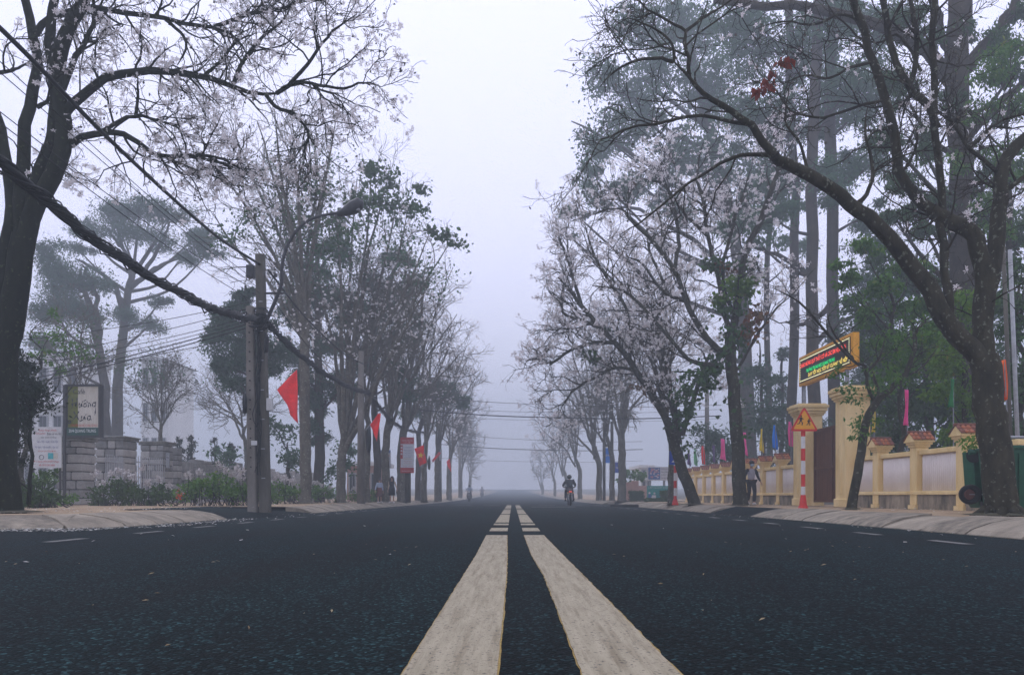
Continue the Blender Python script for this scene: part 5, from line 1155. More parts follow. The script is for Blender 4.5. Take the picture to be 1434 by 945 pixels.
# ---- R1: big lichen tree by the waste carts, limbs arching over the road
trace_tree('blossom_tree', 'large lichen covered tree beside the green waste carts, its limb arching over the road', 12.3, (1400, 722),
    [(43.0, 37.8, [(1403, 726), (1400, 690), (1395, 640), (1388, 590), (1384, 540), (1377, 500)]),
     (29.2, 22.4, [(1384, 530), (1368, 497), (1337, 468), (1314, 432), (1297, 398), (1272, 368)]),
     (22.4, 12.9, [(1272, 368, 0), (1249, 341, -.1), (1222, 310, -.2), (1195, 290, -.3), (1171, 270, -.5), (1132, 244, -.7), (1100, 229, -.8), (1084, 218, -.9)]),
     (11.2, 3.4, [(1084, 218, -.9), (1066, 195, -1), (1049, 172, -1.1), (1017, 150, -1.2), (989, 134, -1.3), (965, 108, -1.4), (944, 87, -1.5)]),
     (4.7, 1.7, [(944, 87, -1.5), (925, 82, -1.5), (895, 84, -1.6), (864, 98, -1.7), (840, 122, -1.8)]),
     (5.2, 1.7, [(1049, 174, -1.1), (1015, 168, -1), (975, 162, -1), (930, 171, -1.1), (878, 181, -1.2), (843, 197, -1.3), (822, 232, -1.3)]),
     (6.0, 1.7, [(1084, 218, -.9), (1045, 216, -.6), (1021, 223, -.5), (975, 250, -.4), (937, 279, -.3), (895, 311, -.2), (870, 328, -.2)]),
     (5.2, 2.1, [(965, 108, -1.4), (963, 80, -1.4), (958, 60, -1.4), (958, 42, -1.3), (937, 31, -1.3), (909, 14, -1.3), (885, -4, -1.3)]),
     (4.3, 1.7, [(960, 44, -1.3), (985, 25, -1.2), (1010, 10, -1.1), (1040, -10, -1)]), (3.9, 1.7, [(944, 87, -1.5), (940, 60, -1.6), (915, 40, -1.6), (880, 25, -1.7)]),
     (25.8, 18.9, [(1380, 500), (1376, 450), (1378, 392), (1368, 338), (1351, 320), (1324, 307), (1303, 293)]),
     (15.5, 9.5, [(1303, 293), (1280, 275), (1261, 244), (1254, 195), (1240, 140), (1222, 87), (1209, 35), (1185, -30)]),
     (25.8, 15.5, [(1380, 510), (1376, 440), (1386, 392), (1396, 345), (1399, 290), (1400, 250), (1412, 218), (1440, 190)]),
     (12.0, 7.7, [(1330, 455), (1325, 390), (1318, 320), (1320, 279), (1312, 200), (1309, 120), (1307, 50), (1308, -40)]),
     (11.2, 7.7, [(1312, 180), (1300, 150), (1278, 128), (1256, 90), (1243, 40), (1230, -30)]), (7.7, 6.0, [(1275, 118), (1283, 80), (1282, 35), (1266, -30)]),
     (6.0, 2.6, [(1398, 243), (1380, 225), (1357, 209), (1338, 178), (1303, 146), (1280, 130), (1262, 150)]), (5.2, 2.1, [(1357, 209), (1375, 192), (1400, 170), (1434, 160), (1460, 150)]),
     (7.7, 3.4, [(1400, 270), (1425, 255), (1450, 230), (1470, 200)]), (5.2, 2.1, [(1261, 244), (1275, 225), (1285, 190), (1270, 160)]), (4.3, 1.7, [(1222, 87), (1190, 95), (1160, 110), (1130, 105), (1090, 120)]),
     (4.3, 1.7, [(1240, 140), (1200, 150), (1150, 165), (1110, 155), (1085, 125), (1060, 115)]), (4.3, 1.7, [(1209, 35), (1180, 20), (1140, 35), (1100, 30), (1060, 40)]), (4.3, 1.7, [(1290, 100), (1260, 50), (1230, 60), (1190, 50)]),
     (6.9, 2.6, [(1195, 290, -.3), (1215, 270, -.3), (1222, 235, -.2), (1212, 190, -.2), (1215, 150, 0)]), (4.3, 1.7, [(1132, 244, -.7), (1120, 200, -.8), (1100, 170, -.9), (1105, 120, -1)])],
    [dict(n=150, L=1.1, r0=.018, r1=.006, up=.05, ang=(25, 75), skip=3, wander=.24, K=7), dict(n=900, L=.62, r0=.0075, r1=.004, up=.0, ang=(20, 75), wander=.32), dict(n=2100, L=.28, r0=.0042, r1=.0028, ang=(20, 70), up=.0, wander=.3, K=4)],
    bark='bark', blossom=330, bl_size=.08, buds=900, bud_size=.045,
    leafsets=[('red_leaves', 'leaf_red', .11, .55, 1.5, [(1075, 118, 9, 8, 34, 4, -.8), (1062, 126, 9, 4, 26, 3, -.8), (1100, 86, 10, 4, 22, 3, -.8), (1078, 100, 6, 5, 14, 2, -.8)])])
rt = [o for o in S.objects if o.get('label', '').startswith('large lichen covered')][0]; bp = P(1402, 722, 12.3); b = MB()
for k in range(9):
    a = k*.7; d = np.array([math.cos(a), math.sin(a), 0]); b.tube([bp+d*.10+[0, 0, .16], bp+d*.27+[0, 0, .05], bp+d*(.42+.1*math.sin(k*2.3))+[0, 0, -.03]], [.12, .07, .03], 8)
b.ball((bp[0]+.04, bp[1], PZ-.01), (.50, .44, .07), 18, 6); b.obj('roots', M['bark'], rt, smooth=True, kind='stuff')
# ---- R2: thin leaning tree before the gate
trace_tree('young_tree', 'thin leaning young tree with light green leaves in front of the gate pillar', 17.6, (1193, 714),
    [(13, 10, [(1192, 716), (1199, 670), (1206, 630), (1210, 600), (1220, 575), (1233, 555)]),
     (9, 4, [(1233, 555), (1250, 542), (1270, 520), (1280, 490), (1282, 465), (1300, 445)]), (5, 2.5, [(1226, 565), (1215, 540), (1213, 515), (1195, 505), (1170, 480, -.4), (1140, 445, -.8), (1115, 420, -1), (1092, 408, -1.2)]),
     (4, 2, [(1232, 556), (1225, 530), (1218, 515)]), (4, 2, [(1215, 520), (1232, 500), (1240, 470)]), (3.5, 2, [(1195, 503), (1185, 490), (1165, 462, -.3), (1158, 440, -.4)]), (3, 2, [(1262, 530), (1290, 515), (1310, 490)])],
    [dict(n=34, L=.8, r0=.012, r1=.005, ang=(25, 65), up=.1, skip=1), dict(n=120, L=.4, r0=.006, r1=.003, ang=(20, 60)), dict(n=200, L=.2, r0=.004, r1=.0025, K=4)], bark='bark',
    leafsets=[('leaves', 'leaf_green', .10, .45, 1.0, [(1215, 590, 22, 14, 170, 12), (1195, 560, 14, 12, 70, 6), (1235, 525, 30, 20, 220, 16), (1200, 610, 12, 8, 50, 5), (1176, 520, 10, 9, 60, 4), (1260, 480, 30, 22, 220, 14), (1185, 545, 12, 10, 60, 5), (1290, 460, 26, 20, 160, 10)])])
# ---- R3: ivy covered tree
trace_tree('blossom_tree', 'tree with clumps of green and rusty climber leaves at its fork, beside the masked pedestrian', 25.4, (1037, 707),
    [(20, 15, [(1037, 710), (1035, 660), (1031, 600), (1028, 545), (1023, 500), (1022, 465)]), (12, 6, [(1023, 480), (1030, 440), (1036, 400), (1045, 350), (1070, 300), (1085, 250), (1110, 210)]),
     (10, 4, [(1024, 500), (1005, 490), (980, 460), (960, 420), (945, 380), (920, 345), (890, 315), (870, 290)]), (7, 3, [(1006, 512), (985, 510), (960, 500), (935, 470), (900, 430), (870, 405), (830, 400)]),
     (8, 3, [(1024, 470), (1012, 430), (1005, 380), (990, 330), (985, 280), (975, 240), (985, 200)]), (6, 3, [(1030, 440), (1012, 400), (1020, 340), (1035, 290), (1050, 240)]), (5, 2.5, [(1030, 520), (1043, 500), (1060, 470), (1080, 440), (1100, 420)]),
     (6, 3, [(945, 380), (950, 330), (940, 280), (925, 240)]), (5, 2.5, [(960, 420), (930, 410), (900, 370), (880, 360)]), (5, 2.5, [(990, 330), (960, 300), (930, 260), (900, 250)])],
    [dict(n=85, L=1.6, r0=.03, r1=.011, ang=(25, 60), up=.12, skip=1, K=7), dict(n=460, L=.85, r0=.012, r1=.007, up=.06, ang=(20, 60)), dict(n=1500, L=.5, r0=.0075, r1=.005, K=4, ang=(20, 60))], bark='bark', group=BG, blossom=4600, bl_size=.105, petals=4, twigm='twig',
    leafsets=[('climber_leaves', 'leaf_lime', .17, .7, .8, [(1030, 405, 24, 14, 420, 10), (1018, 420, 16, 10, 200, 6), (1050, 385, 16, 8, 130, 6)]), ('dark_climber_leaves', 'leaf_dark', .17, .7, .8, [(1000, 372, 26, 10, 200, 9), (1045, 372, 22, 8, 130, 6), (1020, 432, 20, 10, 160, 6), (975, 540, 22, 26, 330, 14), (992, 515, 18, 18, 220, 10), (1024, 480, 12, 40, 240, 10), (960, 560, 12, 20, 110, 6), (1030, 560, 7, 60, 60, 10)]),
              ('rusty_leaves', 'leaf_rust', .17, .7, .8, [(1052, 455, 14, 24, 180, 8), (1060, 440, 8, 12, 50, 4), (1005, 375, 20, 6, 40, 5)])])
# ---- R4, R5: leaning pair
trace_tree('blossom_tree', 'strongly leaning tree whose dark trunk crosses in front of the blue sign', 28.6, (970, 706),
    [(17, 14, [(973, 709), (964, 680), (953, 650), (944, 620), (936, 595)]), (11, 4.5, [(938, 600), (925, 570), (905, 540), (880, 505), (862, 480), (840, 460), (815, 430), (798, 405), (782, 388)]), (11, 5, [(950, 620), (948, 590), (940, 560), (932, 520), (925, 480), (905, 440)]),
     (8, 4, [(955, 610), (965, 580), (970, 560), (980, 530), (990, 505), (1000, 480)]), (6, 3, [(880, 505), (885, 470), (875, 430), (850, 390), (830, 350), (820, 320)]), (6, 3, [(862, 480), (830, 480), (800, 490), (782, 502), (770, 512)]),
     (5.5, 3, [(925, 480), (920, 440), (930, 400), (910, 350), (905, 300)]), (5, 3, [(840, 460), (820, 450), (790, 440), (785, 425), (768, 408)]), (5, 3, [(905, 540), (890, 520), (860, 515), (830, 530), (806, 545), (786, 570)]), (5, 2.5, [(815, 430), (800, 380), (790, 350), (780, 325)])],
    [dict(n=95, L=1.7, r0=.032, r1=.012, ang=(25, 60), up=.1, skip=1, K=7), dict(n=560, L=.9, r0=.014, r1=.008, up=.05, ang=(20, 60)), dict(n=2000, L=.55, r0=.0085, r1=.0055, K=4, ang=(20, 60))], bark='bark', group=BG, blossom=5600, bl_size=.105, petals=4, twigm='twig_pale',
    leafsets=[('climber_leaves', 'leaf_dark', .17, .7, .8, [(952, 590, 16, 16, 160, 8), (945, 560, 12, 12, 70, 5), (958, 625, 8, 16, 40, 4)]), ('rusty_leaves', 'leaf_rust', .16, .7, .8, [(905, 545, 12, 5, 30, 4), (890, 540, 8, 4, 16, 3)]), ('stray_leaves', 'leaf_dark', .17, .7, .8, [(828, 495, 12, 12, 80, 5), (850, 455, 12, 8, 40, 4)])])
def vase(label, px, D, wpx, fork, tips, seed_b, bl=.115, w2=.55, tw=(70, 330, 1100), base_py=None, group=BG, bark='bark_pale', lean=0, L=2.2, leafsets=(), buds=0, twigm='twig_pale', petals=3, name='blossom_tree', wk=.8):
    """street tree: trunk to a fork, then curved ascending limbs to the given crown tips (photo pixels)"""
    by = base_py or (HY+(EYE-PZ-gz(D))/D*F+2)
    sp = [(wpx, wpx*.8, [(px, by), (px+lean*.3, by*.66+fork[1]*.34), (px+lean*.7, by*.33+fork[1]*.67), (fork[0], fork[1])])]
    for i, (tx0, ty0) in enumerate(tips):
        dz = random.uniform(-3.2, 3.2); fx, fy = fork[0], fork[1]+random.uniform(-6, 14)
        mx_ = fx+(tx0-fx)*random.uniform(.22, .4); my = fy+(ty0-fy)*.42
        sp.append((wpx*w2*wk*random.uniform(.75, 1.1), wpx*.15, [(fx, fy+4), (fx+(mx_-fx)*.55, fy+(my-fy)*.45, dz*.2), (mx_, my, dz*.5), (mx_*.5+tx0*.5+random.uniform(-8, 8), my*.5+ty0*.5, dz*.8), (tx0, ty0, dz)]))
    s = D/F/.026
    return trace_tree(name, label, D, (px, by), sp, [dict(n=tw[0], L=L, r0=.03*s, r1=.010*s, ang=(22, 58), up=.14, skip=1, K=7, t0=.2), dict(n=tw[1], L=L*.5, r0=.012*s, r1=.007*s, up=.06, ang=(20, 60)), dict(n=tw[2], L=L*.24, r0=.0075*s, r1=.005*s, K=4, ang=(20, 60))],
        bark=bark, group=group, blossom=seed_b, bl_size=bl, petals=petals, leafsets=leafsets, buds=buds, twigm=twigm, bud_size=.10)
vase('pale straight trunked tree close behind the leaning one, left of the blue sign', 940.5, 31, 11, (934, 585), [(905, 520), (890, 450), (915, 400), (860, 420), (940, 380), (880, 360), (950, 440), (835, 470)], 1900, tw=(90, 440, 1500))
vase('tree with a knobbly burl on its trunk at the far right junction', 871, 53, 12, (870, 605), [(835, 520), (845, 470), (870, 450), (900, 480), (905, 430), (880, 520), (920, 520)], 500, tw=(60, 260, 900))
vase('slim forked tree left of the burl trunk tree, near the motorcyclist', 857, 56, 8, (850, 610), [(815, 520), (830, 480), (850, 460), (870, 490), (800, 560)], 400, tw=(55, 240, 800))
vase('twin stemmed faint tree closest to the motorcyclist on the right', 839, 60, 9, (832, 625), [(790, 500), (775, 540), (800, 460), (815, 480), (840, 500), (760, 580), (845, 450)], 800, tw=(70, 300, 1000))
for px, D_, fk, tips, l in [(812, 78, (806, 640), [(770, 560), (785, 530), (805, 520), (825, 540), (758, 600)], 'faint foggy tree on the right, first behind the motorcyclist'), (793, 98, (788, 655), [(755, 600), (768, 575), (790, 560), (808, 580)], 'fainter foggy tree on the right, second behind the motorcyclist'),
                            (777, 125, (774, 665), [(748, 620), (762, 600), (780, 600), (792, 615)], 'very faint foggy tree on the right side near the end of the road'), (760, 170, (758, 675), [(742, 645), (756, 632), (770, 640)], 'last ghostly tree on the right side of the road')]:
    vase(l, px, D_, max(4, 520/D_), fk, tips, 350, tw=(40, 160, 500), bl=.3)
# ---- left street trees
vase('tall mossy tree just right of the utility pole carrying the large red flag', 427, 33, 17, (428, 470), [(300, 230), (330, 190), (360, 170), (385, 160), (410, 175), (440, 190), (340, 290), (455, 240), (300, 300), (400, 250), (470, 170)], 800, base_py=706, tw=(105, 480, 1500), L=2.6, petals=4, bl=.14,
    leafsets=[('leaves', 'leaf_dark', .16, .7, .4, [(440, 270, 30, 26, 420, 16), (420, 310, 36, 26, 380, 16), (350, 300, 26, 12, 130, 8), (470, 330, 40, 24, 330, 14), (320, 330, 20, 14, 120, 6)]), ('pale_leaves', 'leaf_euc', .14, .6, .3, [(380, 250, 50, 50, 380, 30), (440, 360, 40, 50, 420, 34), (340, 330, 40, 34, 220, 20), (450, 230, 34, 34, 240, 18)]), ('pale_flowers', 'blossom', .14, .8, 0, [(430, 440, 50, 50, 150, 40), (380, 460, 26, 30, 50, 20)])])
vase('two stemmed tree between the flag tree and the round concrete pole', 478, 35.2, 14, (482, 615), [(470, 300), (500, 250), (520, 240), (545, 240), (570, 300), (600, 330), (560, 260), (630, 340), (520, 330), (600, 400), (440, 320)], 500, base_py=705, tw=(95, 440, 1400), L=2.5, w2=.7, petals=4, bl=.14,
    leafsets=[('leaves', 'leaf_dark', .20, .75, .3, [(535, 250, 30, 14, 330, 9), (505, 285, 36, 16, 360, 10), (560, 290, 30, 12, 250, 8), (590, 265, 14, 6, 80, 4), (622, 330, 26, 6, 130, 6), (640, 342, 14, 5, 60, 3), (608, 322, 14, 5, 60, 3), (520, 235, 20, 10, 140, 5), (480, 310, 30, 20, 260, 10)]), ('pale_leaves', 'leaf_euc', .15, .6, .3, [(540, 340, 50, 45, 520, 40), (480, 370, 40, 45, 420, 34), (590, 385, 40, 34, 380, 30), (560, 290, 40, 30, 300, 24), (430, 360, 36, 50, 380, 30)]), ('pale_flowers', 'blossom', .14, .8, 0, [(560, 440, 70, 40, 150, 40), (520, 380, 60, 60, 110, 40)])])
for px, D_, w_, fk, tips, l, bl in [(514, 38, 9, (514, 560), [(480, 400), (500, 360), (530, 380), (560, 430), (540, 470)], 'slim dark tree directly behind the round concrete pole', 300),
                                (540, 41, 12, (545, 590), [(520, 420), (545, 380), (580, 400), (610, 430), (600, 480), (570, 360)], 'tree trunk between the girl and the woman on the left pavement', 450),
                                (562, 45, 13, (566, 600), [(560, 430), (590, 400), (620, 400), (640, 440), (650, 490), (600, 460)], 'tree standing just left of the banner post', 700),
                                (594, 52, 9, (596, 620), [(590, 490), (610, 450), (640, 450), (655, 500), (620, 520)], 'tree behind the starred flag on the left', 600),
                                (612, 60, 8, (612, 630), [(610, 530), (630, 490), (655, 480), (665, 530), (640, 540)], 'faint tree beside the grey box pole', 600),
                                (629, 74, 8, (630, 640), [(630, 560), (645, 530), (668, 530), (670, 570)], 'faint foggy left tree behind the faintest red flag', 450),
                                (645, 98, 6, (646, 655), [(640, 600), (655, 570), (676, 580)], 'very faint foggy left tree past the faintest flag', 300), (658, 135, 5, (659, 667), [(650, 630), (662, 610), (678, 620)], 'last ghostly tree on the left side of the road', 200)]:
    vase(l, px, D_, w_, fk, tips, bl, tw=(50, 230, 850), bl=.12*max(1, D_/45), L=2.4)
for px, D_, fk, tips, l in [(225, 42, (225, 590), [(190, 540), (205, 510), (230, 500), (250, 520), (265, 545), (180, 570)], 'small budding garden tree behind the third stone pillar'), (345, 44, (340, 600), [(290, 560), (300, 530), (270, 560), (330, 540), (370, 540), (395, 560)], 'small bare garden tree behind the low stone wall'),
                            (115, 36, (112, 560), [(60, 470), (85, 450), (120, 440), (140, 500), (70, 520)], 'leafy garden tree behind the cafe sign')]:
    vase(l, px, D_, 7, fk, tips, 0, tw=(60, 260, 800), L=2.0, group='small garden trees behind the left wall', buds=900 if px != 345 else 100, name='garden_tree', leafsets=[] if px == 345 else [('leaves', 'leaf_dark' if px == 115 else 'leaf_euc', .15, .6, .3, [(px-5, 520 if px != 115 else 480, 45, 35, 500, 22)])])

# ---- foliage-mass trees: trunk, boughs to every clump, leaves in ragged clumps
def mass_tree(name, label, D, trunk, w0, w1, blobs, m, size, asp, droop, group, dens=1.0, bark='bark_tall', cs=.2, flat=.75, extra=(), bough=.3, cl=1.0, rdscale=1.0):
    base = trunk[0]; zg = PZ+gz(D)
    t = tree(name, label, 'tree', (P(base[0], 0, D)[0], D, zg), group)
    specs = [(w0, w1, trunk)]+list(extra); A, R = limbs(D, specs, .05); tpart(t, 'trunk', [tubes(A, R, 12)], M[bark])
    C = []; bb = []
    for (px, py, rx, ry) in blobs:
        s = size/D*F; n = int(dens*LEAFK*rx*ry*3.14/(s*s*asp)); n = min(n, 14000); k = max(5, int(rx*ry/95*cl))
        pts, ctr = blob(D, px, py, rx*.92, ry*.92, n, clumps=k, cs=cs*1.2, flat=flat, rd=min(2.6, (rx+ry)/2*D/F)*rdscale); C.append(pts)
        tr = A[0]; c = P(px, py, D); below = tr[tr[:, 2] < c[2]+.5]; j = below[np.argmin(np.abs(below[:, 2]-(c[2]-abs(c[0]-np.interp(c[2], tr[:, 2], tr[:, 0]))*.6-.8)))] if len(below) else tr[-1]
        mid = (j+c)/2+np.array([0, 0, -.12*abs(c[0]-j[0])])+rng.normal(0, .15, 3); main = spline([j, mid, c], 10); bb.append((main[None], np.linspace(w0*.32, w0*.08, 10)[None]*D/F/2))
        for q in ctr[:max(3, k//3)]: st = main[rng.integers(4, 10)]; bb.append((spline([st, (st+q)/2+rng.normal(0, .1, 3), q], 10)[None], np.linspace(w0*.09, w0*.03, 10)[None]*D/F/2))
    tpart(t, 'branches', [tubes(a, r, 5) for a, r in bb], M[bark], stuff=True); tpart(t, 'foliage', [leaves(np.concatenate(C), size, asp, droop)], M[m], False, True); return t
LEAFK = 12
TG = 'tall gum trees behind the school wall'; mass_tree0 = mass_tree
mass_tree('gum_tree', 'farthest left tall gum tree whose pale crown reaches over the road in the fog', 56, [(1052, 699), (1047, 560), (1040, 430), (1022, 300), (995, 180), (965, 70), (940, -40)], 22, 9,
    [(905, 30, 50, 40), (865, 115, 50, 34), (850, 195, 48, 34), (900, 165, 46, 36), (925, 115, 50, 44), (965, 50, 50, 50), (1000, 130, 50, 56), (845, 268, 48, 22), (900, 262, 46, 30), (808, 302, 24, 12), (797, 330, 10, 7), (960, 215, 50, 44), (1010, 225, 46, 44), (945, 290, 40, 24), (830, 240, 26, 14)],
    'leaf_euc', .28, .5, .6, TG, .55, cs=.17, extra=[(9, 3, [(1020, 290), (960, 260), (900, 225), (850, 195), (800, 170)]), (8, 3, [(1040, 430), (1000, 360), (940, 320), (880, 290), (800, 310)]), (7, 3, [(995, 180), (950, 150), (900, 110)])])
mass_tree('gum_tree', 'second tall gum tree, slim straight trunk left of the warning sign', 46, [(1108, 701), (1110, 560), (1113, 430), (1112, 300), (1108, 150), (1104, 20), (1100, -50)], 14, 10,
    [(1060, 50, 46, 52), (1085, 165, 44, 52), (1130, 70, 46, 50), (1150, 170, 36, 50), (1095, 265, 44, 36), (1040, 165, 36, 44), (1030, 20, 36, 40)], 'leaf_euc', .24, .42, 1.0, TG, .65, cs=.18)
mass_tree('gum_tree', 'third tall gum tree, thicker trunk directly above the left gate pillar', 41, [(1142, 702), (1140, 560), (1137, 430), (1136, 300), (1140, 150), (1146, 20), (1150, -50)], 18, 13,
    [(1185, 130, 36, 50), (1175, 30, 46, 40), (1045, 322, 46, 26), (1165, 250, 34, 36), (1075, 300, 36, 26)], 'leaf_euc', .22, .42, 1.0, TG, .8, cs=.18, extra=[(8, 4, [(1140, 400), (1115, 370), (1070, 350), (1040, 340)]), (8, 3, [(1140, 480), (1170, 455), (1200, 440), (1235, 430)])])
mass_tree('gum_tree', 'fourth tall gum tree with reddish trunk rising behind the sign board', 43, [(1170, 702), (1168, 560), (1167, 430), (1165, 300), (1160, 150), (1165, 20), (1170, -50)], 17, 14,
    [(1220, 130, 36, 50), (1195, 235, 34, 30), (1240, 40, 40, 40), (1215, 300, 34, 20), (1235, 210, 22, 34)], 'leaf_euc', .22, .42, 1.0, TG, .75, cs=.18, extra=[(9, 4, [(1168, 420), (1150, 440), (1120, 455), (1100, 450)])])
mass_tree('gum_tree', 'massive gum tree trunk behind the big lichen tree at the upper right', 27, [(1352, 705), (1350, 560), (1349, 430), (1346, 330), (1342, 200), (1340, 100), (1342, 20), (1345, -60)], 30, 30,
    [(1395, 55, 36, 28), (1420, 100, 30, 26), (1370, 245, 26, 24), (1290, 205, 26, 28), (1320, 275, 34, 18), (1425, 330, 20, 44), (1285, 290, 26, 20), (1400, 165, 22, 22), (1260, 245, 20, 34), (1300, 60, 20, 22), (1425, 20, 20, 22), (1380, 300, 22, 20), (1250, 300, 22, 20), (1355, 40, 24, 20), (1260, 120, 26, 26), (1240, 190, 24, 30), (1330, 140, 20, 24), (1410, 240, 24, 26), (1300, 330, 34, 16), (1360, 350, 26, 20), (1270, 20, 30, 22)], 'leaf_dark', .17, .38, 1.4, TG, .8, cs=.2,
    extra=[(20, 9, [(1341, 125), (1310, 85), (1275, 56), (1220, 31), (1150, 14), (1080, 7), (1000, 0)]), (16, 9, [(1343, 110), (1372, 75), (1405, 30), (1440, -20)]), (14, 8, [(1345, 200), (1385, 160), (1434, 115), (1470, 90)]), (12, 6, [(1341, 110), (1322, 60), (1306, 0), (1296, -50)])])
mass_tree('gum_tree', 'slim faint gum tree between the farthest gum tree and the second one', 56, [(1078, 698), (1077, 560), (1074, 430), (1078, 330), (1082, 250), (1085, 150)], 9, 6, [(1120, 340, 30, 20), (1075, 240, 40, 36), (1050, 280, 36, 26)], 'leaf_euc', .26, .45, .8, TG, .6, cs=.18)
# mid green garden trees behind the wall
GG = 'green garden trees behind the right wall'
mass_tree('garden_tree', 'light green garden tree behind the wall between the gate and the big tree', 22, [(1262, 700), (1264, 600), (1258, 520), (1250, 450), (1245, 400)], 9, 4, [(1228, 400, 30, 20), (1265, 430, 30, 20), (1215, 440, 22, 18), (1290, 485, 34, 26), (1240, 475, 28, 18), (1190, 390, 22, 14), (1180, 365, 16, 10), (1310, 520, 26, 20), (1210, 350, 26, 14), (1270, 380, 26, 16), (1300, 420, 24, 20), (1320, 460, 24, 18), (1255, 520, 26, 20), (1230, 540, 20, 16)], 'leaf_green', .14, .5, .8, GG, .8, bark='bark', cs=.22)
mass_tree('garden_tree', 'dark broad garden tree low behind the gate and pink flag', 25, [(1300, 700), (1298, 620), (1300, 560), (1305, 500)], 9, 4, [(1290, 560, 44, 30), (1250, 600, 30, 26), (1330, 580, 40, 34), (1310, 620, 40, 16), (1225, 560, 26, 26), (1240, 640, 24, 20)], 'leaf_dark', .16, .55, .6, GG, .8, bark='bark', cs=.22)
mass_tree('garden_tree', 'yellow green garden tree behind the big lichen tree trunk', 19.5, [(1350, 700), (1348, 620), (1350, 540), (1352, 470)], 8, 4, [(1340, 430, 26, 26), (1330, 500, 34, 30), (1360, 560, 36, 30), (1345, 610, 30, 16), (1320, 550, 24, 18), (1365, 480, 20, 26)], 'leaf_lime', .13, .5, .6, GG, .8, bark='bark', cs=.22)
mass_tree('garden_tree', 'dark leafy tree at the right edge behind the slim steel poles', 19, [(1440, 700), (1436, 600), (1432, 480), (1428, 400)], 10, 5, [(1425, 440, 24, 44), (1432, 540, 26, 50), (1400, 620, 22, 20), (1430, 380, 20, 26), (1420, 600, 22, 20)], 'leaf_dark', .13, .5, .8, GG, .7, bark='bark', cs=.22)
mass_tree('conifer', 'dark foggy conifer behind the sign board and the light green tree', 42, [(1225, 702), (1224, 600), (1222, 480), (1225, 350)], 14, 4, [(1225, 350, 34, 26), (1235, 410, 50, 34), (1205, 470, 40, 34), (1255, 500, 40, 40), (1215, 550, 40, 40), (1225, 620, 50, 40), (1270, 380, 26, 30)], 'leaf_pine', .26, .3, .4, GG, .8, cs=.2)
mass_tree('conifer', 'faint conifer seen low between the gum trunks behind the far wall', 48, [(1095, 700), (1095, 640), (1095, 560), (1096, 490)], 8, 3, [(1095, 500, 12, 16), (1096, 540, 17, 26), (1094, 590, 22, 30), (1092, 640, 24, 30)], 'leaf_pine', .26, .3, .4, GG, .5, cs=.2)
mass_tree('conifer', 'dark conifer behind the ivy covered tree above the far wall', 43, [(1072, 700), (1070, 640), (1066, 560), (1064, 480)], 8, 3, [(1000, 610, 30, 30), (1062, 540, 22, 30), (1068, 600, 32, 40), (1020, 640, 34, 20), (1140, 620, 26, 40)], 'leaf_pine', .26, .3, .4, GG, .6, cs=.2)
mass_tree('garden_tree', 'round green tree behind the pink wall at the far junction', 60, [(886, 703), (886, 690), (884, 672)], 5, 3, [(884, 668, 14, 12), (896, 664, 10, 8), (878, 680, 8, 10)], 'leaf_green', .3, .6, .3, GG, .5, bark='bark', cs=.25)
mass_tree('garden_tree', 'broad leafy tree filling the gap between the sign board and the big gum trunk', 29, [(1300, 704), (1302, 620), (1296, 520), (1290, 420), (1285, 350)], 10, 4, [(1230, 450, 34, 30), (1290, 400, 34, 28), (1200, 430, 26, 24), (1250, 510, 36, 30), (1310, 470, 34, 34), (1205, 500, 20, 26), (1330, 540, 34, 34), (1275, 570, 36, 30), (1380, 440, 30, 40), (1400, 520, 30, 40), (1240, 370, 26, 18), (1385, 610, 30, 24), (1330, 630, 34, 18)], 'leaf_dark', .17, .5, .7, GG, .7, bark='bark', cs=.26)
mass_tree('garden_tree', 'leafy tree reaching up to the top right corner behind the steel poles', 24, [(1428, 704), (1424, 600), (1420, 450), (1415, 300), (1410, 180)], 12, 5, [(1390, 105, 30, 22), (1415, 70, 26, 20), (1425, 140, 20, 26), (1375, 150, 22, 18), (1400, 210, 26, 22), (1370, 290, 22, 22), (1425, 250, 18, 30), (1340, 225, 18, 16), (1400, 320, 26, 22), (1425, 400, 20, 30)], 'leaf_green', .15, .4, 1.4, GG, .55, bark='bark', cs=.26)
# pines and background trees on the left
PG = 'pines and background trees on the left'
mass_tree('pine_tree', 'large flat crowned pine fading in the fog at the left', 60, [(160, 700), (163, 620), (166, 540), (172, 470), (178, 420), (186, 385)], 17, 8,
    [(150, 300, 40, 15), (195, 292, 40, 14), (240, 302, 36, 17), (275, 330, 30, 20), (120, 318, 28, 14), (170, 330, 44, 12), (220, 338, 40, 12), (255, 360, 28, 12), (296, 350, 16, 14), (110, 350, 22, 12), (225, 420, 22, 10), (180, 440, 30, 16), (210, 455, 26, 10), (160, 300, 26, 8), (150, 400, 16, 10)], 'leaf_pine', .26, .28, -.3, PG, .7, cs=.27, flat=.7,
    extra=[(8, 3, [(175, 440), (160, 400), (130, 375), (105, 362)]), (8, 3, [(180, 405), (205, 385), (225, 372), (255, 360)]), (7, 3, [(184, 390), (178, 360), (165, 340), (150, 320)]), (6, 3, [(200, 385), (215, 360), (230, 330), (238, 310)])])
mass_tree('pine_tree', 'dense dark tree mass between the left edge tree and the flat crowned pine', 52, [(152, 702), (150, 600), (140, 500), (125, 430), (112, 380)], 16, 6, [(80, 380, 34, 24), (110, 395, 34, 24), (75, 430, 36, 28), (115, 440, 34, 26), (60, 480, 18, 18), (60, 350, 24, 16)], 'leaf_pine', .22, .35, .2, PG, .8, cs=.27, extra=[(9, 4, [(140, 500), (136, 450), (130, 400), (115, 370)])])
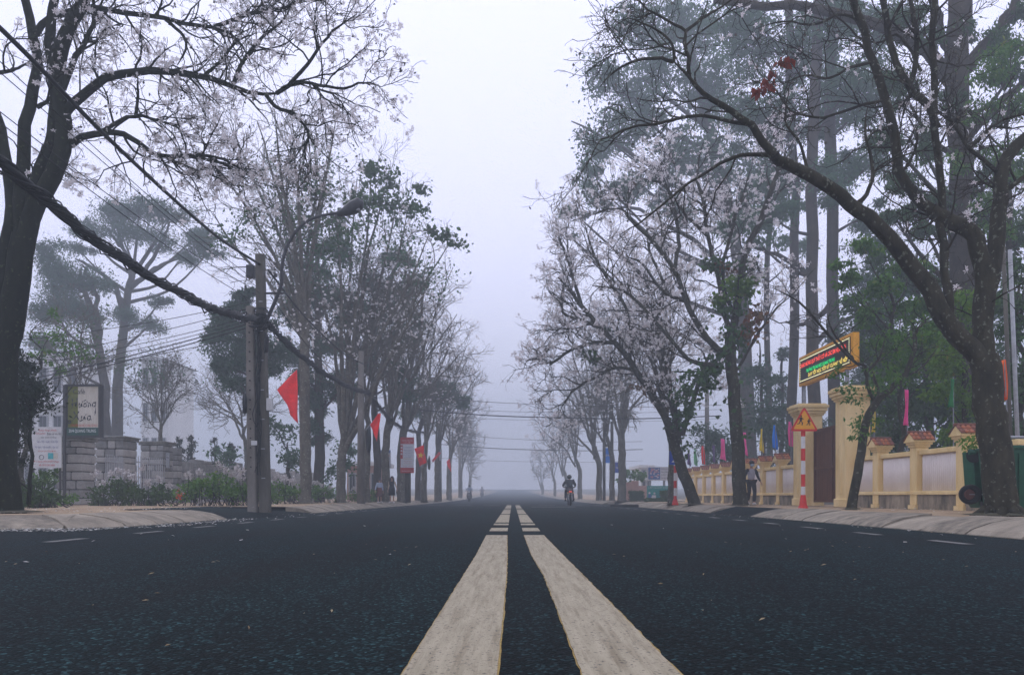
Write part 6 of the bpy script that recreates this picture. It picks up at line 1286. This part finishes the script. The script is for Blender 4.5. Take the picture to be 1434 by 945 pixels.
mass_tree('pine_tree', 'dark pine whose crown stands behind the two concrete poles', 36, [(357, 703), (356, 620), (352, 540), (346, 470), (344, 400)], 13, 6, [(345, 412, 14, 14), (330, 425, 24, 16), (355, 450, 30, 20), (310, 450, 28, 18), (330, 480, 40, 20), (300, 470, 20, 14), (345, 510, 34, 20), (310, 510, 24, 14), (335, 535, 26, 12), (372, 500, 22, 30)], 'leaf_pine', .20, .28, .1, PG, 1.6, bark='bark', cs=.2)
mass_tree('pine_tree', 'dark pine behind the large red flag tree', 43, [(447, 702), (446, 600), (446, 500), (445, 400), (444, 340)], 16, 6, [(430, 380, 30, 26), (455, 420, 30, 28), (425, 450, 26, 26), (460, 480, 26, 26), (430, 530, 24, 28), (455, 560, 22, 26), (440, 600, 22, 20), (470, 350, 26, 22), (415, 420, 24, 30), (485, 430, 26, 30), (480, 540, 24, 30), (410, 490, 22, 26)], 'leaf_pine', .24, .28, .1, PG, 1.1, cs=.22)
mass_tree('pine_tree', 'dark pine with hanging boughs behind the small red flag', 45, [(528, 702), (527, 620), (525, 540), (522, 460), (522, 400)], 12, 5, [(530, 400, 30, 20), (560, 420, 30, 20), (545, 450, 34, 20), (565, 480, 28, 20), (545, 520, 30, 24), (566, 540, 20, 20), (530, 490, 22, 20), (585, 450, 18, 14), (515, 440, 26, 26), (575, 400, 24, 18), (500, 500, 20, 26), (555, 370, 26, 16)], 'leaf_pine', .22, .28, .2, PG, 1.1, cs=.2)
mass_tree('pine_tree', 'isolated dark pine bough clump left of the road sky gap', 58, [(585, 700), (586, 640), (590, 590), (605, 560)], 9, 4, [(630, 548, 26, 16), (640, 560, 18, 14), (585, 550, 18, 20), (575, 580, 18, 16), (606, 540, 14, 10)], 'leaf_pine', .24, .28, .2, PG, .9, cs=.2)
mass_tree('garden_tree', 'hazy green tree low behind the pale pole and stone wall', 40, [(405, 702), (404, 660), (402, 620)], 7, 3, [(390, 600, 22, 24), (405, 640, 24, 24), (320, 640, 30, 14), (490, 630, 14, 30), (470, 660, 20, 20)], 'leaf_euc', .2, .5, .2, PG, .4, bark='bark', cs=.24)
mass_tree('garden_tree', 'fresh leafy branch tree hanging over the cafe sign on the left', 24, [(30, 706), (34, 620), (44, 540), (60, 490)], 8, 3, [(70, 470, 22, 14), (100, 490, 24, 10), (60, 500, 16, 14), (85, 515, 16, 8), (125, 500, 14, 6), (75, 440, 10, 10)], 'leaf_green', .13, .5, .4, PG, .22, bark='bark', cs=.24)
# dark cypresses beside the big left tree, small wall conifers
def cypress(label, D, pts, dens=1.0):
    mass_tree('cypress', label, D, [(pts[0][0], pts[0][1]), (pts[0][0], (pts[0][1]+pts[-1][1])/2), (pts[-1][0], pts[-1][1])], 6, 2, pts[1:], 'leaf_cypress', .09 if D < 20 else .16, .4, -.6, 'cypresses on the left', dens, bark='bark_dark', cs=.24, bough=.1)
cypress('dense dark cypress against the left edge beside the big tree trunk', 16.5, [(40, 706), (26, 560, 24, 50), (30, 575, 18, 34), (30, 510, 12, 26), (42, 545, 9, 22), (14, 620, 18, 30), (8, 480, 12, 30)], 1.1)
for px, y0, y1, w_, D_, l in [(252, 615, 640, 5, 38, 'tiny cypress leaning above the stone column'), (268, 612, 642, 5, 39, 'second small cypress over the low stone wall'), (301, 616, 648, 5, 42, 'third small cypress above the low stone wall'), (324, 622, 652, 5, 44, 'fourth small cypress left of the pale pole'), (346, 625, 655, 5, 45, 'fifth small cypress right beside the pale pole')]:
    cypress(l, D_, [(px, 700), (px, y1+6, w_, 12), (px, (y0+y1)/2, w_*.8, 12), (px-1, y0+2, w_*.4, 6)], .8)
# flowering shrubs
M['hyd'] = leafmat('pale hydrangea heads', (.45, .40, .38), (.70, .67, .66), trans=.2); M['shrub'] = leafmat('shrub leaves', (.045, .12, .010), (.12, .26, .025), (.24, .30, .05), trans=.3)
M['shrub_dk'] = leafmat('dark shrub leaves', (.025, .06, .010), (.06, .12, .022), trans=.25); M['lit_fl'] = leafmat('orange red petals', (.5, .06, .02), (.7, .14, .05))
def shrub(label, D, blobs_, heads, m='shrub', size=.11, dens=1.0, orange=None):
    bx = P(blobs_[0][0], 0, D)[0]; t = thing('flowering_shrub', label, 'shrub', (bx, D, PZ), 0, 'flowering shrubs along the left wall'); C = []; st = []
    for px, py, rx, ry in blobs_:
        s = size/D*F; n = int(dens*7*rx*ry*3.14/(s*s*.6)); pts, ctr = blob(D, px, py, rx, ry, n, clumps=max(6, int(rx*ry/26)), cs=.2, rd=.55, flat=.8); pts[:, 2] = np.maximum(pts[:, 2], PZ+.02); C.append(pts)
        for c in ctr: st.append((spline([(c[0]+rng.normal(0, .15), c[1]+.1, PZ-.02), (c[0], c[1], (c[2]+PZ)/2), c], 6)[None], np.linspace(.014, .006, 6)[None]))
    H = []
    for px, py in heads:
        c = P(px, py, D+rng.uniform(-.35, .25)); H.append(c+rng.normal(0, .055, (46, 3))); st.append((spline([(c[0]+rng.normal(0, .1), c[1]+.05, PZ), (c[0], c[1], c[2]-.3), c], 6)[None], np.linspace(.012, .006, 6)[None]))
    tpart(t, 'stems', [tubes(a, r, 4) for a, r in st], M['twig']); tpart(t, 'leaves', [leaves(np.concatenate(C), size, .6)], M[m], False, True)
    if H: tpart(t, 'flower_heads', [leaves(np.concatenate(H), .08, .9)], M['hyd'], False, True)
    if orange: tpart(t, 'orange_flowers', [leaves(P(*orange, D-.6)+rng.normal(0, .06, (40, 3)), .08, .7)], M['lit_fl'], False, True)
shrub('flowering shrub in front of the second stone pillar with dry flower heads', 25.5, [(150, 690, 22, 14), (175, 686, 24, 16), (140, 700, 16, 8)], [(157, 664), (168, 660), (178, 662), (186, 670), (133, 664), (146, 676), (164, 672)], 'shrub_dk')
shrub('flowering shrub by the third stone pillar with an orange flower low on its right', 25, [(205, 690, 22, 15), (232, 692, 22, 13), (196, 702, 22, 6)], [(223, 672), (200, 655), (207, 676), (236, 680), (188, 666)], 'shrub_dk', orange=(252, 694))
shrub('large bright green flowering shrub left of the pale pole', 25, [(285, 685, 26, 18), (312, 682, 26, 20), (265, 694, 18, 12), (335, 688, 20, 16)], [(279, 662), (264, 664), (308, 652), (316, 658), (332, 657), (340, 660), (325, 664), (336, 668), (330, 693), (282, 704), (256, 690)])
shrub('green flowering shrub just right of the two concrete poles', 31, [(392, 686, 20, 15), (412, 690, 14, 12), (378, 688, 10, 14)], [(388, 667), (400, 669), (396, 671), (380, 677), (407, 673), (411, 678)])
shrub('low green flowering shrub between the flag tree and the two stemmed tree', 37, [(450, 690, 24, 12), (470, 692, 16, 10), (436, 694, 12, 8)], [(438, 676), (444, 676), (451, 680), (436, 684), (462, 682), (455, 690)])
shrub('green shrub between the round concrete pole and the girl', 41, [(500, 692, 14, 9), (518, 692, 10, 10)], [(496, 684)], dens=.8)
shrub('dark shrub filling the ground between the big left tree and the notice board', 20.5, [(48, 690, 20, 20), (30, 700, 16, 14), (62, 668, 16, 12), (75, 694, 16, 14), (60, 700, 20, 8)], [], 'shrub_dk')
shrub('dark shrub at the foot of the notice board', 24.5, [(92, 700, 12, 8), (66, 675, 10, 14)], [], 'shrub')
# strip of low plants at the foot of the right garden wall top
tt = thing('climbing_plant', 'twiggy climber hanging on the near wall post cap beside the green cart', 'plant', (P(1362, 0, 15)[0], 15.0, PZ+1.3))
Cc = blob(14.8, 1368, 618, 16, 14, 150, clumps=8, rd=.2)[0]; tpart(tt, 'leaves', [leaves(Cc, .09, .5, .5)], M['leaf_lime'], False, True)

# ================================================================== haze
hz = MB().box((0, 165, 19.4), (636, 466, 41.2)).obj('haze', None); hz['kind'] = 'stuff'; hz['label'] = 'pale lavender morning fog filling the whole street'; hz['category'] = 'fog'
hm = bpy.data.materials.new('fog'); hm.use_nodes = True; hn = hm.node_tree; hn.nodes.clear(); ho = hn.nodes.new('ShaderNodeOutputMaterial'); hv = hn.nodes.new('ShaderNodeVolumePrincipled')
hv.inputs['Color'].default_value = (.60, .655, .70, 1); hv.inputs['Density'].default_value = .0063; hv.inputs['Anisotropy'].default_value = .2
hn.links.new(hv.outputs[0], ho.inputs['Volume']); hz.data.materials.append(hm)
